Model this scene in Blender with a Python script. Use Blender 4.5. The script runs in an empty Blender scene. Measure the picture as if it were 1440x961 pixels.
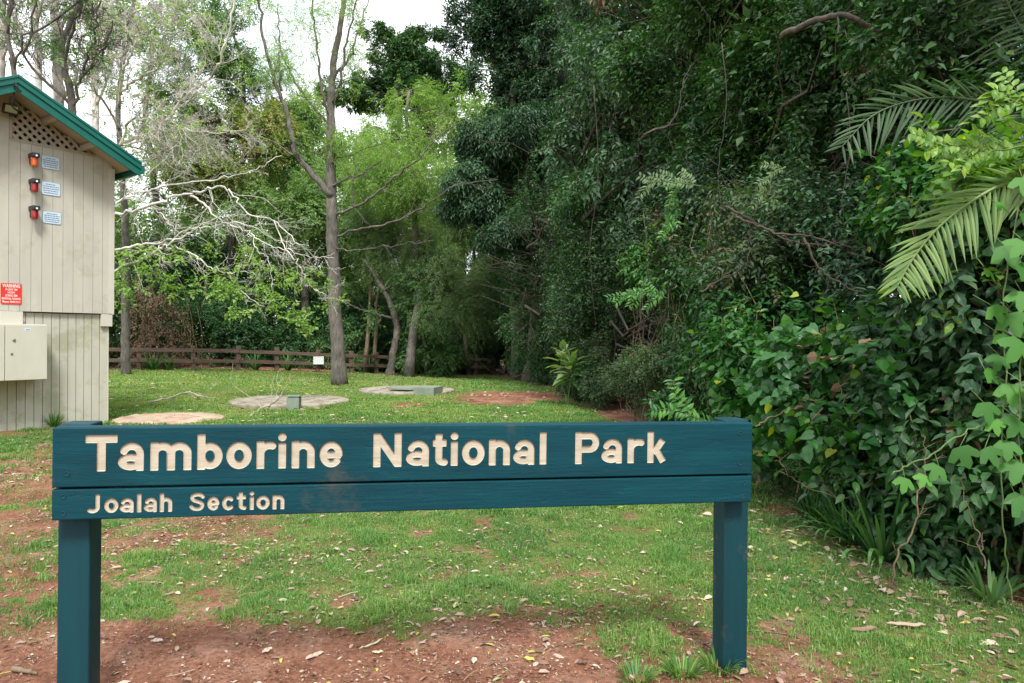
import bpy, math, random
import numpy as np
from math import radians as R_, sin, cos, pi
from mathutils import Matrix, Vector
C_ = bpy.context.scene
COL = C_.collection

# ------------------------------------------------------------------ camera
F = 1000.0; ROLL = R_(0.5); CAMZ = 1.3; PITCH = math.atan((480.5-474.0)/F)
_c, _s, _cp, _sp = cos(ROLL), sin(ROLL), cos(PITCH), sin(PITCH)
cam = bpy.data.cameras.new('camera'); cam.sensor_width = 36; cam.lens = 25.0
cam.clip_start = 0.05; cam.clip_end = 2000
camo = bpy.data.objects.new('camera', cam); COL.objects.link(camo)
ax, ay, az = Vector((_c, _s*_sp, _s*_cp)), Vector((-_s, _c*_sp, _c*_cp)), Vector((0, -_cp, _sp))
m = Matrix((( ax.x, ay.x, az.x, 0), (ax.y, ay.y, az.y, 0), (ax.z, ay.z, az.z, CAMZ), (0, 0, 0, 1)))
camo.matrix_world = m
C_.camera = camo

# ------------------------------------------------------------------ light
SUN_EL, SUN_AZ = R_(52), R_(168)          # azimuth clockwise from +Y: behind the viewer, a little to the right
w = bpy.data.worlds.new('World'); C_.world = w; w.use_nodes = True
nt = w.node_tree; N = nt.nodes; L = nt.links
bg = N['Background']; bg.inputs['Strength'].default_value = 0.12
sky = N.new('ShaderNodeTexSky'); sky.sky_type = 'NISHITA'; sky.sun_disc = False
sky.sun_elevation = SUN_EL; sky.sun_rotation = SUN_AZ
tc = N.new('ShaderNodeTexCoord'); mp = N.new('ShaderNodeMapping'); mp.inputs['Scale'].default_value = (1, 1, 2.2)
nz = N.new('ShaderNodeTexNoise'); nz.inputs['Scale'].default_value = 2.3; nz.inputs['Detail'].default_value = 7
rp = N.new('ShaderNodeValToRGB'); rp.color_ramp.elements[0].position = 0.24; rp.color_ramp.elements[1].position = 0.50
mx = N.new('ShaderNodeMix'); mx.data_type = 'RGBA'
L.new(tc.outputs['Generated'], mp.inputs['Vector']); L.new(mp.outputs[0], nz.inputs['Vector'])
L.new(nz.outputs['Fac'], rp.inputs['Fac']); L.new(rp.outputs['Color'], mx.inputs[0])
L.new(sky.outputs['Color'], mx.inputs[6]); mx.inputs[7].default_value = (9.0, 9.3, 9.6, 1)
L.new(mx.outputs[2], bg.inputs['Color'])
sun = bpy.data.lights.new('sun', 'SUN'); sun.energy = 2.3; sun.angle = R_(12); sun.color = (1, 0.975, 0.94)
suno = bpy.data.objects.new('sun', sun); COL.objects.link(suno)
sd = Vector((sin(SUN_AZ)*cos(SUN_EL), cos(SUN_AZ)*cos(SUN_EL), sin(SUN_EL)))
suno.rotation_euler = sd.to_track_quat('Z', 'Y').to_euler()
C_.view_settings.view_transform = 'Standard'; C_.view_settings.look = 'None'
C_.view_settings.exposure = 0.95; C_.view_settings.gamma = 1.0
C_.render.engine = 'CYCLES'
cy = C_.cycles
cy.use_denoising = True; cy.max_bounces = 6; cy.diffuse_bounces = 3; cy.glossy_bounces = 2
cy.transmission_bounces = 3; cy.transparent_max_bounces = 4; cy.caustics_reflective = False; cy.caustics_refractive = False
cy.sample_clamp_indirect = 4

# ------------------------------------------------------------------ measuring helpers
def ray(px, py):
    x = (px-720)/F; y = (480.5-py)/F
    xr = x*_c-y*_s; yr = x*_s+y*_c
    return np.array([xr, _cp+yr*_sp, yr*_cp-_sp])
O_ = np.array([0, 0, CAMZ])
def P(px, py, Z):
    r = ray(px, py); return O_+r*Z/r[1]
def G(px, py, z=0.0):
    r = ray(px, py); return O_+r*((z-CAMZ)/r[2])
rng = np.random.default_rng(7)
def nrm(a): return a/np.maximum(np.linalg.norm(a, axis=-1, keepdims=True), 1e-9)

def vnoise(x, y, seed=0):
    x = np.asarray(x, float); y = np.asarray(y, float)
    xi = np.floor(x).astype(np.int64); yi = np.floor(y).astype(np.int64)
    xf = x-xi; yf = y-yi
    def h(a, b):
        n = (a*374761393+b*668265263+seed*1442695041) & 0x7fffffff
        n = ((n ^ (n >> 13))*1274126177) & 0x7fffffff
        n = (n ^ (n >> 16)) & 0xffff
        return n/65535.0
    u = xf*xf*(3-2*xf); v = yf*yf*(3-2*yf)
    a = h(xi, yi)*(1-u)+h(xi+1, yi)*u; b = h(xi, yi+1)*(1-u)+h(xi+1, yi+1)*u
    return a*(1-v)+b*v
def fbm(x, y, oct=4, seed=0):
    r = 0; a = 0.5; t = 0
    for i in range(oct):
        r = r+a*vnoise(x*2**i+i*17.3, y*2**i-i*9.1, seed+i); t += a; a *= 0.55
    return r/t
_kk = np.random.default_rng(3).normal(size=(7, 3)); _ph = np.random.default_rng(4).uniform(0, 6.28, 7)
def n3(p, scale=1.0, off=0.0):
    r = 0
    for k, q in zip(_kk, _ph): r = r+np.sin((p @ k)*scale*1.4+q+off)
    return r/7*1.6
def sstep(a, b, x):
    t = np.clip((x-a)/(b-a), 0, 1); return t*t*(3-2*t)

# ------------------------------------------------------------------ mesh helpers
def tag(o, label=None, cat=None, group=None, kind=None):
    if label: o['label'] = label
    if cat: o['category'] = cat
    if group: o['group'] = group
    if kind: o['kind'] = kind
    return o
def empty(name, loc=(0, 0, 0), label=None, cat=None, group=None, kind=None):
    o = bpy.data.objects.new(name, None); o.location = loc; o.empty_display_size = 0.1
    COL.objects.link(o); return tag(o, label, cat, group, kind)

class Geo:
    def __init__(s): s.v = []; s.f = []; s.a = []; s.n = 0
    def add(s, verts, faces, attr=0.5):
        verts = np.asarray(verts, float).reshape(-1, 3)
        for fa in (faces if isinstance(faces, list) else [faces]):
            fa = np.asarray(fa, np.int64)
            if fa.size: s.f.append(fa+s.n)
        s.v.append(verts)
        s.a.append(np.broadcast_to(np.asarray(attr, float), (len(verts),)))
        s.n += len(verts)
    def build(s, name, mat, parent=None, smooth=False, base=None):
        V = np.concatenate(s.v).astype(np.float32)
        if parent is not None: base = np.array(parent.matrix_basis.translation)
        if base is not None: V = V-np.asarray(base, np.float32)
        me = bpy.data.meshes.new(name)
        flat = np.concatenate([f.ravel() for f in s.f]).astype(np.int32)
        cnt = np.concatenate([np.full(f.shape[0], f.shape[1], np.int32) for f in s.f])
        me.vertices.add(len(V)); me.vertices.foreach_set('co', V.ravel())
        me.loops.add(len(flat)); me.loops.foreach_set('vertex_index', flat)
        me.polygons.add(len(cnt))
        st = np.zeros(len(cnt), np.int32); st[1:] = np.cumsum(cnt)[:-1]
        me.polygons.foreach_set('loop_start', st)
        me.polygons.foreach_set('use_smooth', np.full(len(cnt), bool(smooth)))
        at = me.attributes.new('v', 'FLOAT', 'POINT')
        at.data.foreach_set('value', np.concatenate(s.a).astype(np.float32))
        me.update(calc_edges=True)
        me.materials.append(mat)
        o = bpy.data.objects.new(name, me); COL.objects.link(o)
        if parent is not None: o.parent = parent
        elif base is not None: o.location = base
        return o
    # an oriented box: centre, three half vectors
    def box(s, c, a, b, d, attr=0.5):
        c, a, b, d = [np.asarray(q, float) for q in (c, a, b, d)]
        sg = [(-1, -1, -1), (1, -1, -1), (1, 1, -1), (-1, 1, -1), (-1, -1, 1), (1, -1, 1), (1, 1, 1), (-1, 1, 1)]
        v = [c+a*i+b*j+d*k for i, j, k in sg]
        fl = [(0, 3, 2, 1), (4, 5, 6, 7), (0, 1, 5, 4), (1, 2, 6, 5), (2, 3, 7, 6), (3, 0, 4, 7)]
        if np.dot(np.cross(a, b), d) < 0: fl = [f[::-1] for f in fl]
        s.add(v, np.array(fl), attr)
    def tube(s, pts, rad, sides=6, attr=0.5, cap=True):
        pts = np.asarray(pts, float); n = len(pts)
        rad = np.broadcast_to(np.asarray(rad, float), (n,))
        t = np.gradient(pts, axis=0) if n > 2 else np.repeat((pts[1]-pts[0])[None], n, 0)
        t = nrm(t)
        ref = np.array([0, 0, 1.0]) if abs(t[:, 2]).mean() < 0.8 else np.array([1.0, 0, 0])
        a = nrm(np.cross(t, ref)); b = np.cross(t, a)
        th = np.arange(sides)*2*pi/sides
        ring = (a[:, None]*np.cos(th)[None, :, None]+b[:, None]*np.sin(th)[None, :, None])*rad[:, None, None]+pts[:, None]
        i = np.arange(n-1)[:, None]*sides; j = np.arange(sides)[None]; j2 = (j+1) % sides
        f = np.stack([i+j, i+sides+j, i+sides+j2, i+j2], -1).reshape(-1, 4)
        fs = [f]
        if cap: fs.append(np.array([list(range(sides))])); fs.append(np.array([[(n-1)*sides+q for q in range(sides)][::-1]]))
        s.add(ring.reshape(-1, 3), fs, attr)

def bevel(o, w=0.004, seg=2):
    md = o.modifiers.new('bevel', 'BEVEL'); md.width = w; md.segments = seg; md.limit_method = 'ANGLE'; md.angle_limit = R_(40); return o

# ------------------------------------------------------------------ materials
def mat_new(name):
    m_ = bpy.data.materials.new(name); m_.use_nodes = True
    return m_, m_.node_tree.nodes, m_.node_tree.links, m_.node_tree.nodes['Principled BSDF']
def ramp(N_, pts):
    r = N_.new('ShaderNodeValToRGB'); e = r.color_ramp.elements
    while len(e) < len(pts): e.new(0.5)
    for q, (p_, c) in zip(e, pts): q.position = p_; q.color = (*c, 1)
    return r
def noise(N_, L_, scale, detail=4, vec=None, rough=0.55):
    n = N_.new('ShaderNodeTexNoise'); n.inputs['Scale'].default_value = scale
    n.inputs['Detail'].default_value = detail; n.inputs['Roughness'].default_value = rough
    if vec is not None: L_.new(vec, n.inputs['Vector'])
    return n
def objvec(N_, L_, sc=(1, 1, 1)):
    t = N_.new('ShaderNodeTexCoord'); m_ = N_.new('ShaderNodeMapping'); m_.inputs['Scale'].default_value = sc
    L_.new(t.outputs['Object'], m_.inputs['Vector']); return m_.outputs[0]
def mixc(N_, L_, fac, a, b, mode='MIX'):
    m_ = N_.new('ShaderNodeMix'); m_.data_type = 'RGBA'; m_.blend_type = mode
    if hasattr(fac, 'links'): L_.new(fac, m_.inputs[0])
    else: m_.inputs[0].default_value = fac
    for i, q in ((6, a), (7, b)):
        if isinstance(q, tuple): m_.inputs[i].default_value = (*q, 1)
        else: L_.new(q, m_.inputs[i])
    return m_.outputs[2]
def bump(N_, L_, h, bs, st=0.3, dist=0.01):
    b = N_.new('ShaderNodeBump'); b.inputs['Strength'].default_value = st; b.inputs['Distance'].default_value = dist
    L_.new(h, b.inputs['Height']); L_.new(b.outputs[0], bs.inputs['Normal'])

def leafmat(name, cols, rough=0.42, trans=0.3, tc_=None):
    m_, N_, L_, b = mat_new(name)
    at = N_.new('ShaderNodeAttribute'); at.attribute_name = 'v'
    r = ramp(N_, cols); L_.new(at.outputs['Fac'], r.inputs['Fac'])
    L_.new(r.outputs['Color'], b.inputs['Base Color'])
    b.inputs['Roughness'].default_value = rough+.04; b.inputs['Specular IOR Level'].default_value = 0.42
    t = N_.new('ShaderNodeBsdfTranslucent')
    g = mixc(N_, L_, 1.0, r.outputs['Color'], tc_ or (1.5, 1.6, 0.5), 'MULTIPLY')
    L_.new(g, t.inputs['Color'])
    s = N_.new('ShaderNodeMixShader'); s.inputs[0].default_value = trans
    L_.new(b.outputs[0], s.inputs[1]); L_.new(t.outputs[0], s.inputs[2])
    L_.new(s.outputs[0], N_['Material Output'].inputs['Surface'])
    return m_
def greens(d, m_, l, y=(0.26, 0.25, 0.04)):
    return [(0.0, d), (0.45, m_), (0.86, l), (0.955, l), (0.975, y), (1.0, y)]
M = {}
M['dark'] = leafmat('leaf_dark', greens((.011, .044, .012), (.028, .092, .024), (.075, .18, .045), (.10, .15, .03)), .38, .22)
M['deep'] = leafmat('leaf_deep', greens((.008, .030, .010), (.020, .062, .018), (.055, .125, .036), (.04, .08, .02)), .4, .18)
M['blue'] = leafmat('leaf_bluish', greens((.011, .042, .018), (.027, .080, .032), (.075, .16, .070), (.08, .14, .05)), .42, .18)
M['mid'] = leafmat('leaf_mid', greens((.030, .085, .026), (.065, .16, .045), (.14, .26, .09)), .45, .3)
M['grey'] = leafmat('leaf_grey', greens((.035, .07, .028), (.07, .125, .048), (.14, .21, .09)), .5, .25)
M['hazy'] = leafmat('leaf_grey_green_pale', greens((.07, .14, .055), (.14, .23, .09), (.22, .31, .14)), .55, .35)  # background haze put into the leaf colour; also serves the pale plant
M['glarepale'] = leafmat('leaf_glare_pale_green', greens((.075, .15, .045), (.14, .25, .08), (.24, .36, .14)), .55, .4)  # leaf green paled and desaturated: veiling glare painted into the far trees
M['olive'] = leafmat('leaf_olive', greens((.07, .13, .035), (.16, .22, .06), (.38, .30, .11), (.5, .30, .10)), .5, .32)
M['light'] = leafmat('leaf_light', greens((.10, .20, .05), (.19, .33, .08), (.32, .45, .16), (.45, .42, .15)), .5, .4)
M['bright'] = leafmat('leaf_bright', greens((.05, .14, .02), (.11, .24, .03), (.22, .36, .05), (.45, .45, .03)), .4, .38)
M['vine'] = leafmat('leaf_vine', greens((.014, .065, .016), (.038, .145, .030), (.11, .28, .05), (.3, .36, .04)), .36, .33)
M['lobed'] = leafmat('leaf_lobed', greens((.018, .075, .012), (.038, .145, .020), (.09, .27, .035)), .58, .34)
M['palm'] = leafmat('leaf_palm', greens((.075, .16, .045), (.125, .225, .06), (.19, .29, .085), (.3, .30, .12)), .4, .28)
M['palmdark'] = leafmat('leaf_palm_dark', greens((.035, .08, .035), (.062, .12, .05), (.11, .17, .08), (.2, .22, .1)), .38, .25)
M['grass'] = leafmat('grass_blade', [(0, (.036, .105, .028)), (.35, (.072, .19, .042)), (.7, (.155, .30, .060)), (.9, (.26, .35, .09)), (1, (.38, .33, .16))], .5, .3)
M['litter'] = leafmat('litter_leaf', [(0, (.10, .055, .04)), (.3, (.22, .13, .09)), (.6, (.38, .27, .20)), (.88, (.55, .45, .36)), (.93, (.30, .36, .10)), (1, (.5, .42, .08))], .65, .1, (1.1, 1, .8))
M['dry'] = leafmat('dry_leaf', [(0, (.10, .06, .035)), (.5, (.20, .13, .075)), (1, (.34, .24, .14))], .7, .15, (1.1, 1, .8))

def barkmat(name, c1, c2, sc=6, st=0.6):
    m_, N_, L_, b = mat_new(name)
    v = objvec(N_, L_, (1, 1, .22))
    n1 = noise(N_, L_, sc*2.5, 8, v, .65); n2 = noise(N_, L_, sc*.35, 3, objvec(N_, L_))
    r = ramp(N_, [(.3, c1), (.68, c2)]); L_.new(n1.outputs['Fac'], r.inputs['Fac'])
    r2 = ramp(N_, [(.35, (.6, .62, .6)), (.65, (1.15, 1.1, 1.05))]); L_.new(n2.outputs['Fac'], r2.inputs['Fac'])
    L_.new(mixc(N_, L_, 1.0, r.outputs['Color'], r2.outputs['Color'], 'MULTIPLY'), b.inputs['Base Color'])
    b.inputs['Roughness'].default_value = .9
    bump(N_, L_, n1.outputs['Fac'], b, st, .03)
    return m_
M['bark'] = barkmat('bark_brown', (.055, .048, .040), (.195, .178, .155), 9, .9)
M['barkdark'] = barkmat('bark_dark', (.035, .028, .022), (.11, .09, .07))
M['barkpale'] = barkmat('bark_pale', (.26, .25, .23), (.55, .535, .50), 7, .3)
M['barkghost'] = barkmat('bark_bleached', (.42, .405, .37), (.74, .72, .67), 7, .25)
M['stem'] = barkmat('stem_brown', (.10, .07, .045), (.26, .19, .12), 14, .3)
M['greenstem'] = barkmat('stem_green', (.08, .14, .04), (.16, .24, .08), 14, .2)

def paint(name, col, rough=.6, scale=(1, 1, 1), var=.12, bst=.15, dirt=None, nsc=6):
    m_, N_, L_, b = mat_new(name)
    v = objvec(N_, L_, scale)
    n1 = noise(N_, L_, nsc, 6, v); n2 = noise(N_, L_, nsc*14, 5, v, .7)
    lo = tuple(c*(1-var) for c in col); hi = tuple(min(1, c*(1+var)) for c in col)
    r = ramp(N_, [(.3, lo), (.7, hi)]); L_.new(n1.outputs['Fac'], r.inputs['Fac'])
    out = r.outputs['Color']
    if dirt:
        n3_ = noise(N_, L_, dirt[1], 8, objvec(N_, L_), .7)
        rr = ramp(N_, [(dirt[2], (0, 0, 0)), (dirt[2]+.08, (1, 1, 1))]); L_.new(n3_.outputs['Fac'], rr.inputs['Fac'])
        mm = N_.new('ShaderNodeMath'); mm.operation = 'MULTIPLY'; mm.inputs[1].default_value = dirt[3]
        L_.new(rr.outputs['Color'], mm.inputs[0])
        out = mixc(N_, L_, mm.outputs[0], out, dirt[0])
    L_.new(out, b.inputs['Base Color']); b.inputs['Roughness'].default_value = rough; b.inputs['Specular IOR Level'].default_value = .3
    bump(N_, L_, n2.outputs['Fac'], b, bst, .004)
    return m_
M['cream'] = paint('cream_cladding', (.455, .44, .37), .65, (1, 1, .3), .06, .25, ((.33, .31, .23), 2.2, .54, .4))
M['creamlow'] = paint('cream_lower_cladding', (.455, .44, .365), .65, (1, 1, .25), .07, .3, ((.27, .28, .15), 1.6, .50, .5))
M['creamtrim'] = paint('cream_trim', (.51, .49, .41), .6, (1, 1, 1), .04, .1)
M['soffit'] = paint('soffit_board', (.36, .32, .25), .7, (1, 1, 1), .08, .1)
M['groove'] = paint('groove_backing', (.20, .17, .12), .9, (1, 1, 1), .1, .1)
M['roofgreen'] = paint('roof_green_metal', (.010, .115, .090), .4, (1, 1, 1), .1, .03)
M['cabinet'] = paint('cabinet_enamel', (.50, .49, .40), .45, (1, 1, .4), .05, .04, ((.44, .43, .26), 1.5, .6, .4))
M['metal'] = paint('dull_metal', (.45, .45, .44), .35, var=.1); M['metal'].node_tree.nodes['Principled BSDF'].inputs['Metallic'].default_value = .9
M['black'] = paint('black_plastic', (.03, .032, .036), .5)
M['shadesheet'] = paint('painted_shade', (.03, .028, .025), .9)  # near-black colour standing in for the shade inside the gable
M['concrete'] = paint('old_concrete', (.31, .275, .215), .9, (1, 1, 1), .25, .6, ((.15, .12, .085), 4, .5, .75), 3)
M['concretepink'] = paint('pinkish_concrete', (.42, .32, .23), .9, (1, 1, 1), .2, .5, ((.30, .15, .10), 4, .5, .6), 3)
M['greybox'] = paint('mossy_grey_box', (.20, .24, .19), .85, (1, 1, 1), .2, .5)
M['fence'] = paint('fence_timber', (.13, .088, .066), .85, (.4, .4, 4), .35, .5)
M['signwhite'] = paint('sign_white', (.78, .80, .78), .5, var=.04, bst=.02)
M['signblue'] = paint('sign_pale_blue', (.55, .66, .74), .45, var=.04, bst=.02)
M['ink'] = paint('ink_blue', (.10, .20, .32), .6)
M['inkgrey'] = paint('ink_grey', (.30, .33, .32), .6)
M['signred'] = paint('sign_red', (.62, .045, .035), .4, var=.06, bst=.02)
M['inkwhite'] = paint('ink_white', (.82, .72, .66), .5, var=.03, bst=.0)
M['edge'] = paint('sign_edge', (.25, .33, .40), .5)
M['stick'] = barkmat('stick_pale', (.34, .29, .23), (.62, .56, .48), 10, .3)

def lensmat(name, col):
    m_, N_, L_, b = mat_new(name)
    b.inputs['Base Color'].default_value = (*col, 1); b.inputs['Roughness'].default_value = .25
    b.inputs['Subsurface Weight'].default_value = .0
    b.inputs['Coat Weight'].default_value = .4
    return m_
M['amber'] = lensmat('lens_amber', (.55, .10, .015)); M['redlens'] = lensmat('lens_red', (.27, .012, .016))

def signmat(name):
    m_, N_, L_, b = mat_new(name)
    at = N_.new('ShaderNodeAttribute'); at.attribute_name = 'v'
    gt = N_.new('ShaderNodeMath'); gt.operation = 'GREATER_THAN'; gt.inputs[1].default_value = .5
    L_.new(at.outputs['Fac'], gt.inputs[0])
    v = objvec(N_, L_, (.35, 3, 3.6))
    n1 = noise(N_, L_, 5, 6, v); n2 = noise(N_, L_, 26, 9, v, .72)
    r = ramp(N_, [(.25, (.0005, .031, .043)), (.55, (.0008, .042, .055)), (.8, (.002, .056, .068))]); L_.new(n1.outputs['Fac'], r.inputs['Fac'])
    # rubbed patches where brown timber shows through
    n3_ = noise(N_, L_, 4.2, 8, objvec(N_, L_), .72)
    rr = ramp(N_, [(.57, (0, 0, 0)), (.74, (.55, .55, .55))]); L_.new(n3_.outputs['Fac'], rr.inputs['Fac'])
    base = mixc(N_, L_, rr.outputs['Color'], r.outputs['Color'], (.085, .07, .045))
    n5 = noise(N_, L_, 60, 6, objvec(N_, L_, (.2, 1, 2)), .7)
    rs = ramp(N_, [(.66, (0, 0, 0)), (.74, (.5, .5, .5))]); L_.new(n5.outputs['Fac'], rs.inputs['Fac'])
    base = mixc(N_, L_, rs.outputs['Color'], base, (.035, .10, .13))
    n4 = noise(N_, L_, 30, 6, objvec(N_, L_, (.3, 1, 1)), .6)
    rc = ramp(N_, [(.28, (.36, .315, .23)), (.5, (.44, .39, .30)), (.75, (.49, .44, .345))]); L_.new(n4.outputs['Fac'], rc.inputs['Fac'])
    L_.new(mixc(N_, L_, gt.outputs[0], base, rc.outputs['Color']), b.inputs['Base Color'])
    b.inputs['Roughness'].default_value = .6; b.inputs['Specular IOR Level'].default_value = .18
    bump(N_, L_, n2.outputs['Fac'], b, .35, .0035)
    return m_
M['sign'] = signmat('carved_sign_paint')
M['post'] = paint('post_teal_paint', (.001, .036, .047), .6, (3, 3, .3), .22, .5, ((.085, .075, .045), 4.5, .6, .6), 5)
M['posttop'] = M['post']

# ------------------------------------------------------------------ ground
def T(x, y):
    x = np.asarray(x, float); y = np.asarray(y, float)
    z = -0.55*sstep(15, 34, y)*sstep(-14, -1, x)
    z = z+0.05*(fbm(x*.6+3, y*.6, 3, 5)-.5)*sstep(1, 5, y)
    z = z+0.03*(fbm(x*3, y*3, 4, 9)-.5)*(1-sstep(9, 14, y))
    return z
def edge_x(y):                      # where the forest on the right begins
    return np.interp(y, [0, 2.5, 3.5, 4.6, 5.8, 8, 11.3, 16.5, 24, 30, 60], [3.0, 2.85, 2.6, 2.3, 2.2, 2.0, 1.6, 1.15, .6, -.3, -3])
def grass_mask(x, y):
    x = np.asarray(x, float); y = np.asarray(y, float)
    n = fbm(x*1.5, y*1.5, 5, 21); n2 = fbm(x*5, y*5, 4, 33)
    wob = (n-.5)*1.5+(n2-.5)*.8
    yb = np.interp(x, [-4, -2.2, -1.7, -1.1, -.2, .9, 1.25, 1.4, 1.6, 2.2], [3.0, 2.9, 3.25, 3.35, 3.12, 3.0, 2.95, 2.45, 1.9, 1.2])
    n5 = fbm(x*23, y*23, 2, 97)
    g = sstep(-.28, .34, (y-yb)*.95+wob*.55+(n5-.5)*.5)
    g = g*(.72+.28*sstep(.32, .50, n2+.12*sstep(4, 8, y)))
    left = sstep(-1.0, -2.2, x)*(1-sstep(8.5, 11, y))
    g = g*(1-left*(.74*sstep(.42, .56, n+.5*(n2-.5)+.35*(n5-.5))))
    g = np.maximum(g, .95*sstep(.75, .35, np.hypot((x+1.75)/.42, (y-3.35)/.32)+.5*(n2-.5)))
    g = np.maximum(g, .9*sstep(.9, .3, np.hypot((x-.78)/.42, (y-2.55)/.2)+.6*(n2-.5)))
    mul = np.hypot((x+.05)/1.25, (y-15.4)/2.0)+(n-.5)*.9
    g = g*sstep(.75, 1.15, mul)
    m2 = np.hypot((x+1.9)/.35, (y-13.4)/.5)+(n-.5)*1.2
    g = g*(.25+.75*sstep(.6, 1.1, m2))
    g = g*(.8+.2*sstep(.30, .46, n2+.25*sstep(.33, .5, fbm(x*.9, y*.9, 3, 77))))
    e = edge_x(y)-x+(n-.5)*.8
    g = g*sstep(-.25, .35, e)
    fr = 25+(x+14.5)*.64               # the ground in front of the fence
    g = g*(1-sstep(fr-.3, fr+.4, y+(n-.5)))
    n4 = fbm(x*11, y*11, 3, 91)
    g = g*(.55+.45*sstep(.30, .45, n4+.10*sstep(5, 9, y)+.16*(g-.5)))
    return np.clip(g, 0, 1)
def spaced(lo, hi, fine, a, b, grow):
    out = list(np.arange(a, b, fine)); st = fine
    v = out[-1]
    while v < hi: st *= grow; v += st; out.append(v)
    st = fine; v = out[0]; pre = []
    while v > lo: st *= grow; v -= st; pre.append(v)
    return np.array(pre[::-1]+out)
gx = spaced(-400, 400, .03, -4.2, 4.2, 1.035); gy = spaced(-400, 500, .03, 1.4, 9, 1.03)
X, Y = np.meshgrid(gx, gy); Z = T(X, Y); GM = grass_mask(X, Y)
crumb = (fbm(X*9, Y*9, 4, 51)-.5)*.03*(1-GM)*(1-sstep(8, 11, Y)); Z = Z+crumb
g = Geo(); ny, nx = X.shape
i = (np.arange(ny-1)[:, None]*nx+np.arange(nx-1)[None]).ravel()
g.add(np.stack([X, Y, Z], -1), np.stack([i, i+1, i+nx+1, i+nx], -1), GM.ravel())
m_, N_, L_, b = mat_new('ground_soil_and_turf')
at = N_.new('ShaderNodeAttribute'); at.attribute_name = 'v'
v = objvec(N_, L_)
na = noise(N_, L_, 2.2, 8, v, .65); nb = noise(N_, L_, 42, 10, v, .75); nc = noise(N_, L_, .8, 4, v); nd = noise(N_, L_, 190, 4, v, .6)
soil = ramp(N_, [(.30, (.125, .050, .029)), (.5, (.24, .108, .064)), (.68, (.34, .19, .13))]); L_.new(na.outputs['Fac'], soil.inputs['Fac'])
sp = ramp(N_, [(.34, (.42, .40, .40)), (.48, (1, 1, 1)), (.60, (1.35, 1.4, 1.45)), (.7, (1.8, 2.0, 2.1))]); L_.new(nb.outputs['Fac'], sp.inputs['Fac'])
sc_ = mixc(N_, L_, 1.0, soil.outputs['Color'], sp.outputs['Color'], 'MULTIPLY')
spk = ramp(N_, [(.66, (0, 0, 0)), (.72, (.6, .6, .6))]); L_.new(nd.outputs['Fac'], spk.inputs['Fac'])
sc_ = mixc(N_, L_, spk.outputs['Color'], sc_, (.42, .30, .22))
turf = ramp(N_, [(.30, (.08, .09, .028)), (.5, (.14, .18, .045)), (.7, (.22, .23, .09))]); L_.new(nb.outputs['Fac'], turf.inputs['Fac'])
big = ramp(N_, [(.35, (.75, .85, .8)), (.65, (1.15, 1.1, 1))]); L_.new(nc.outputs['Fac'], big.inputs['Fac'])
tf = mixc(N_, L_, 1.0, turf.outputs['Color'], big.outputs['Color'], 'MULTIPLY')
ad = N_.new('ShaderNodeMath'); ad.operation = 'ADD'; ad.inputs[1].default_value = -.5; L_.new(nb.outputs['Fac'], ad.inputs[0])
ml = N_.new('ShaderNodeMath'); ml.operation = 'MULTIPLY_ADD'; ml.inputs[1].default_value = 1.6; L_.new(ad.outputs[0], ml.inputs[0]); L_.new(at.outputs['Fac'], ml.inputs[2])
fr_ = ramp(N_, [(.45, (0, 0, 0)), (.75, (1, 1, 1))]); L_.new(ml.outputs[0], fr_.inputs['Fac'])
L_.new(mixc(N_, L_, fr_.outputs['Color'], sc_, tf), b.inputs['Base Color']); b.inputs['Roughness'].default_value = .95
b.inputs['Specular IOR Level'].default_value = .15
bump(N_, L_, nb.outputs['Fac'], b, .9, .025)
tag(g.build('ground', m_, smooth=True), kind='structure')

# grass blades
def blades(n, xr, yr, ln, wd, seed, keep=1.0, lean=.5, maskpow=1.0):
    r = np.random.default_rng(seed)
    x = r.uniform(*xr, n); y = r.uniform(*yr, n)
    px = 720+F*x/y
    ok = (px > -120) & (px < 1560)
    x, y = x[ok], y[ok]
    gm = grass_mask(x, y)*(.35+.65*sstep(.3, .6, fbm(x*7, y*7, 3, 3)))
    ok = r.uniform(0, 1, len(x)) < gm**maskpow*keep
    x, y, gm = x[ok], y[ok], gm[ok]
    # keep the lids, the cabinet corner and the tree foot clear
    for cx, cy_, rr in LIDS: k = np.hypot(x-cx, y-cy_) > rr; x, y, gm = x[k], y[k], gm[k]
    n = len(x); z = T(x, y)-.005
    az_ = r.uniform(0, 2*pi, n); h = ln*r.uniform(.5, 1.3, n)*(.45+.5*gm+.9*sstep(.52, .74, fbm(x*3.3, y*3.3, 3, 44))); ww = wd*r.uniform(.7, 1.3, n)
    le = r.uniform(.1, 1, n)*lean
    dx, dy = np.cos(az_), np.sin(az_); sx, sy = -dy, dx
    b0 = np.stack([x-sx*ww/2, y-sy*ww/2, z], -1); b1 = np.stack([x+sx*ww/2, y+sy*ww/2, z], -1)
    mxx, myy = x+dx*h*le*.35, y+dy*h*le*.35; mz = z+h*.55
    m0 = np.stack([mxx-sx*ww*.4, myy-sy*ww*.4, mz], -1); m1 = np.stack([mxx+sx*ww*.4, myy+sy*ww*.4, mz], -1)
    tp = np.stack([x+dx*h*le, y+dy*h*le, z+h*(1-.35*le)], -1)
    V = np.stack([b0, b1, m1, m0, tp], 1).reshape(-1, 3); k = np.arange(n)[:, None]*5
    hue = np.clip(.45*r.uniform(0, 1, n)+.62*fbm(x*1.3, y*1.3, 3, 8)-.08+.28*sstep(8, 14, y)*sstep(2, -3, x)+.06, 0, .93)
    hue = np.where(r.uniform(0, 1, n) < .06, .97, hue)
    return V, [k+np.array([[0, 1, 2, 3]]), k+np.array([[3, 2, 4]])], np.repeat(hue, 5)
lidc = [G(238, 590), G(408, 567), G(572, 551)]
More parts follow.
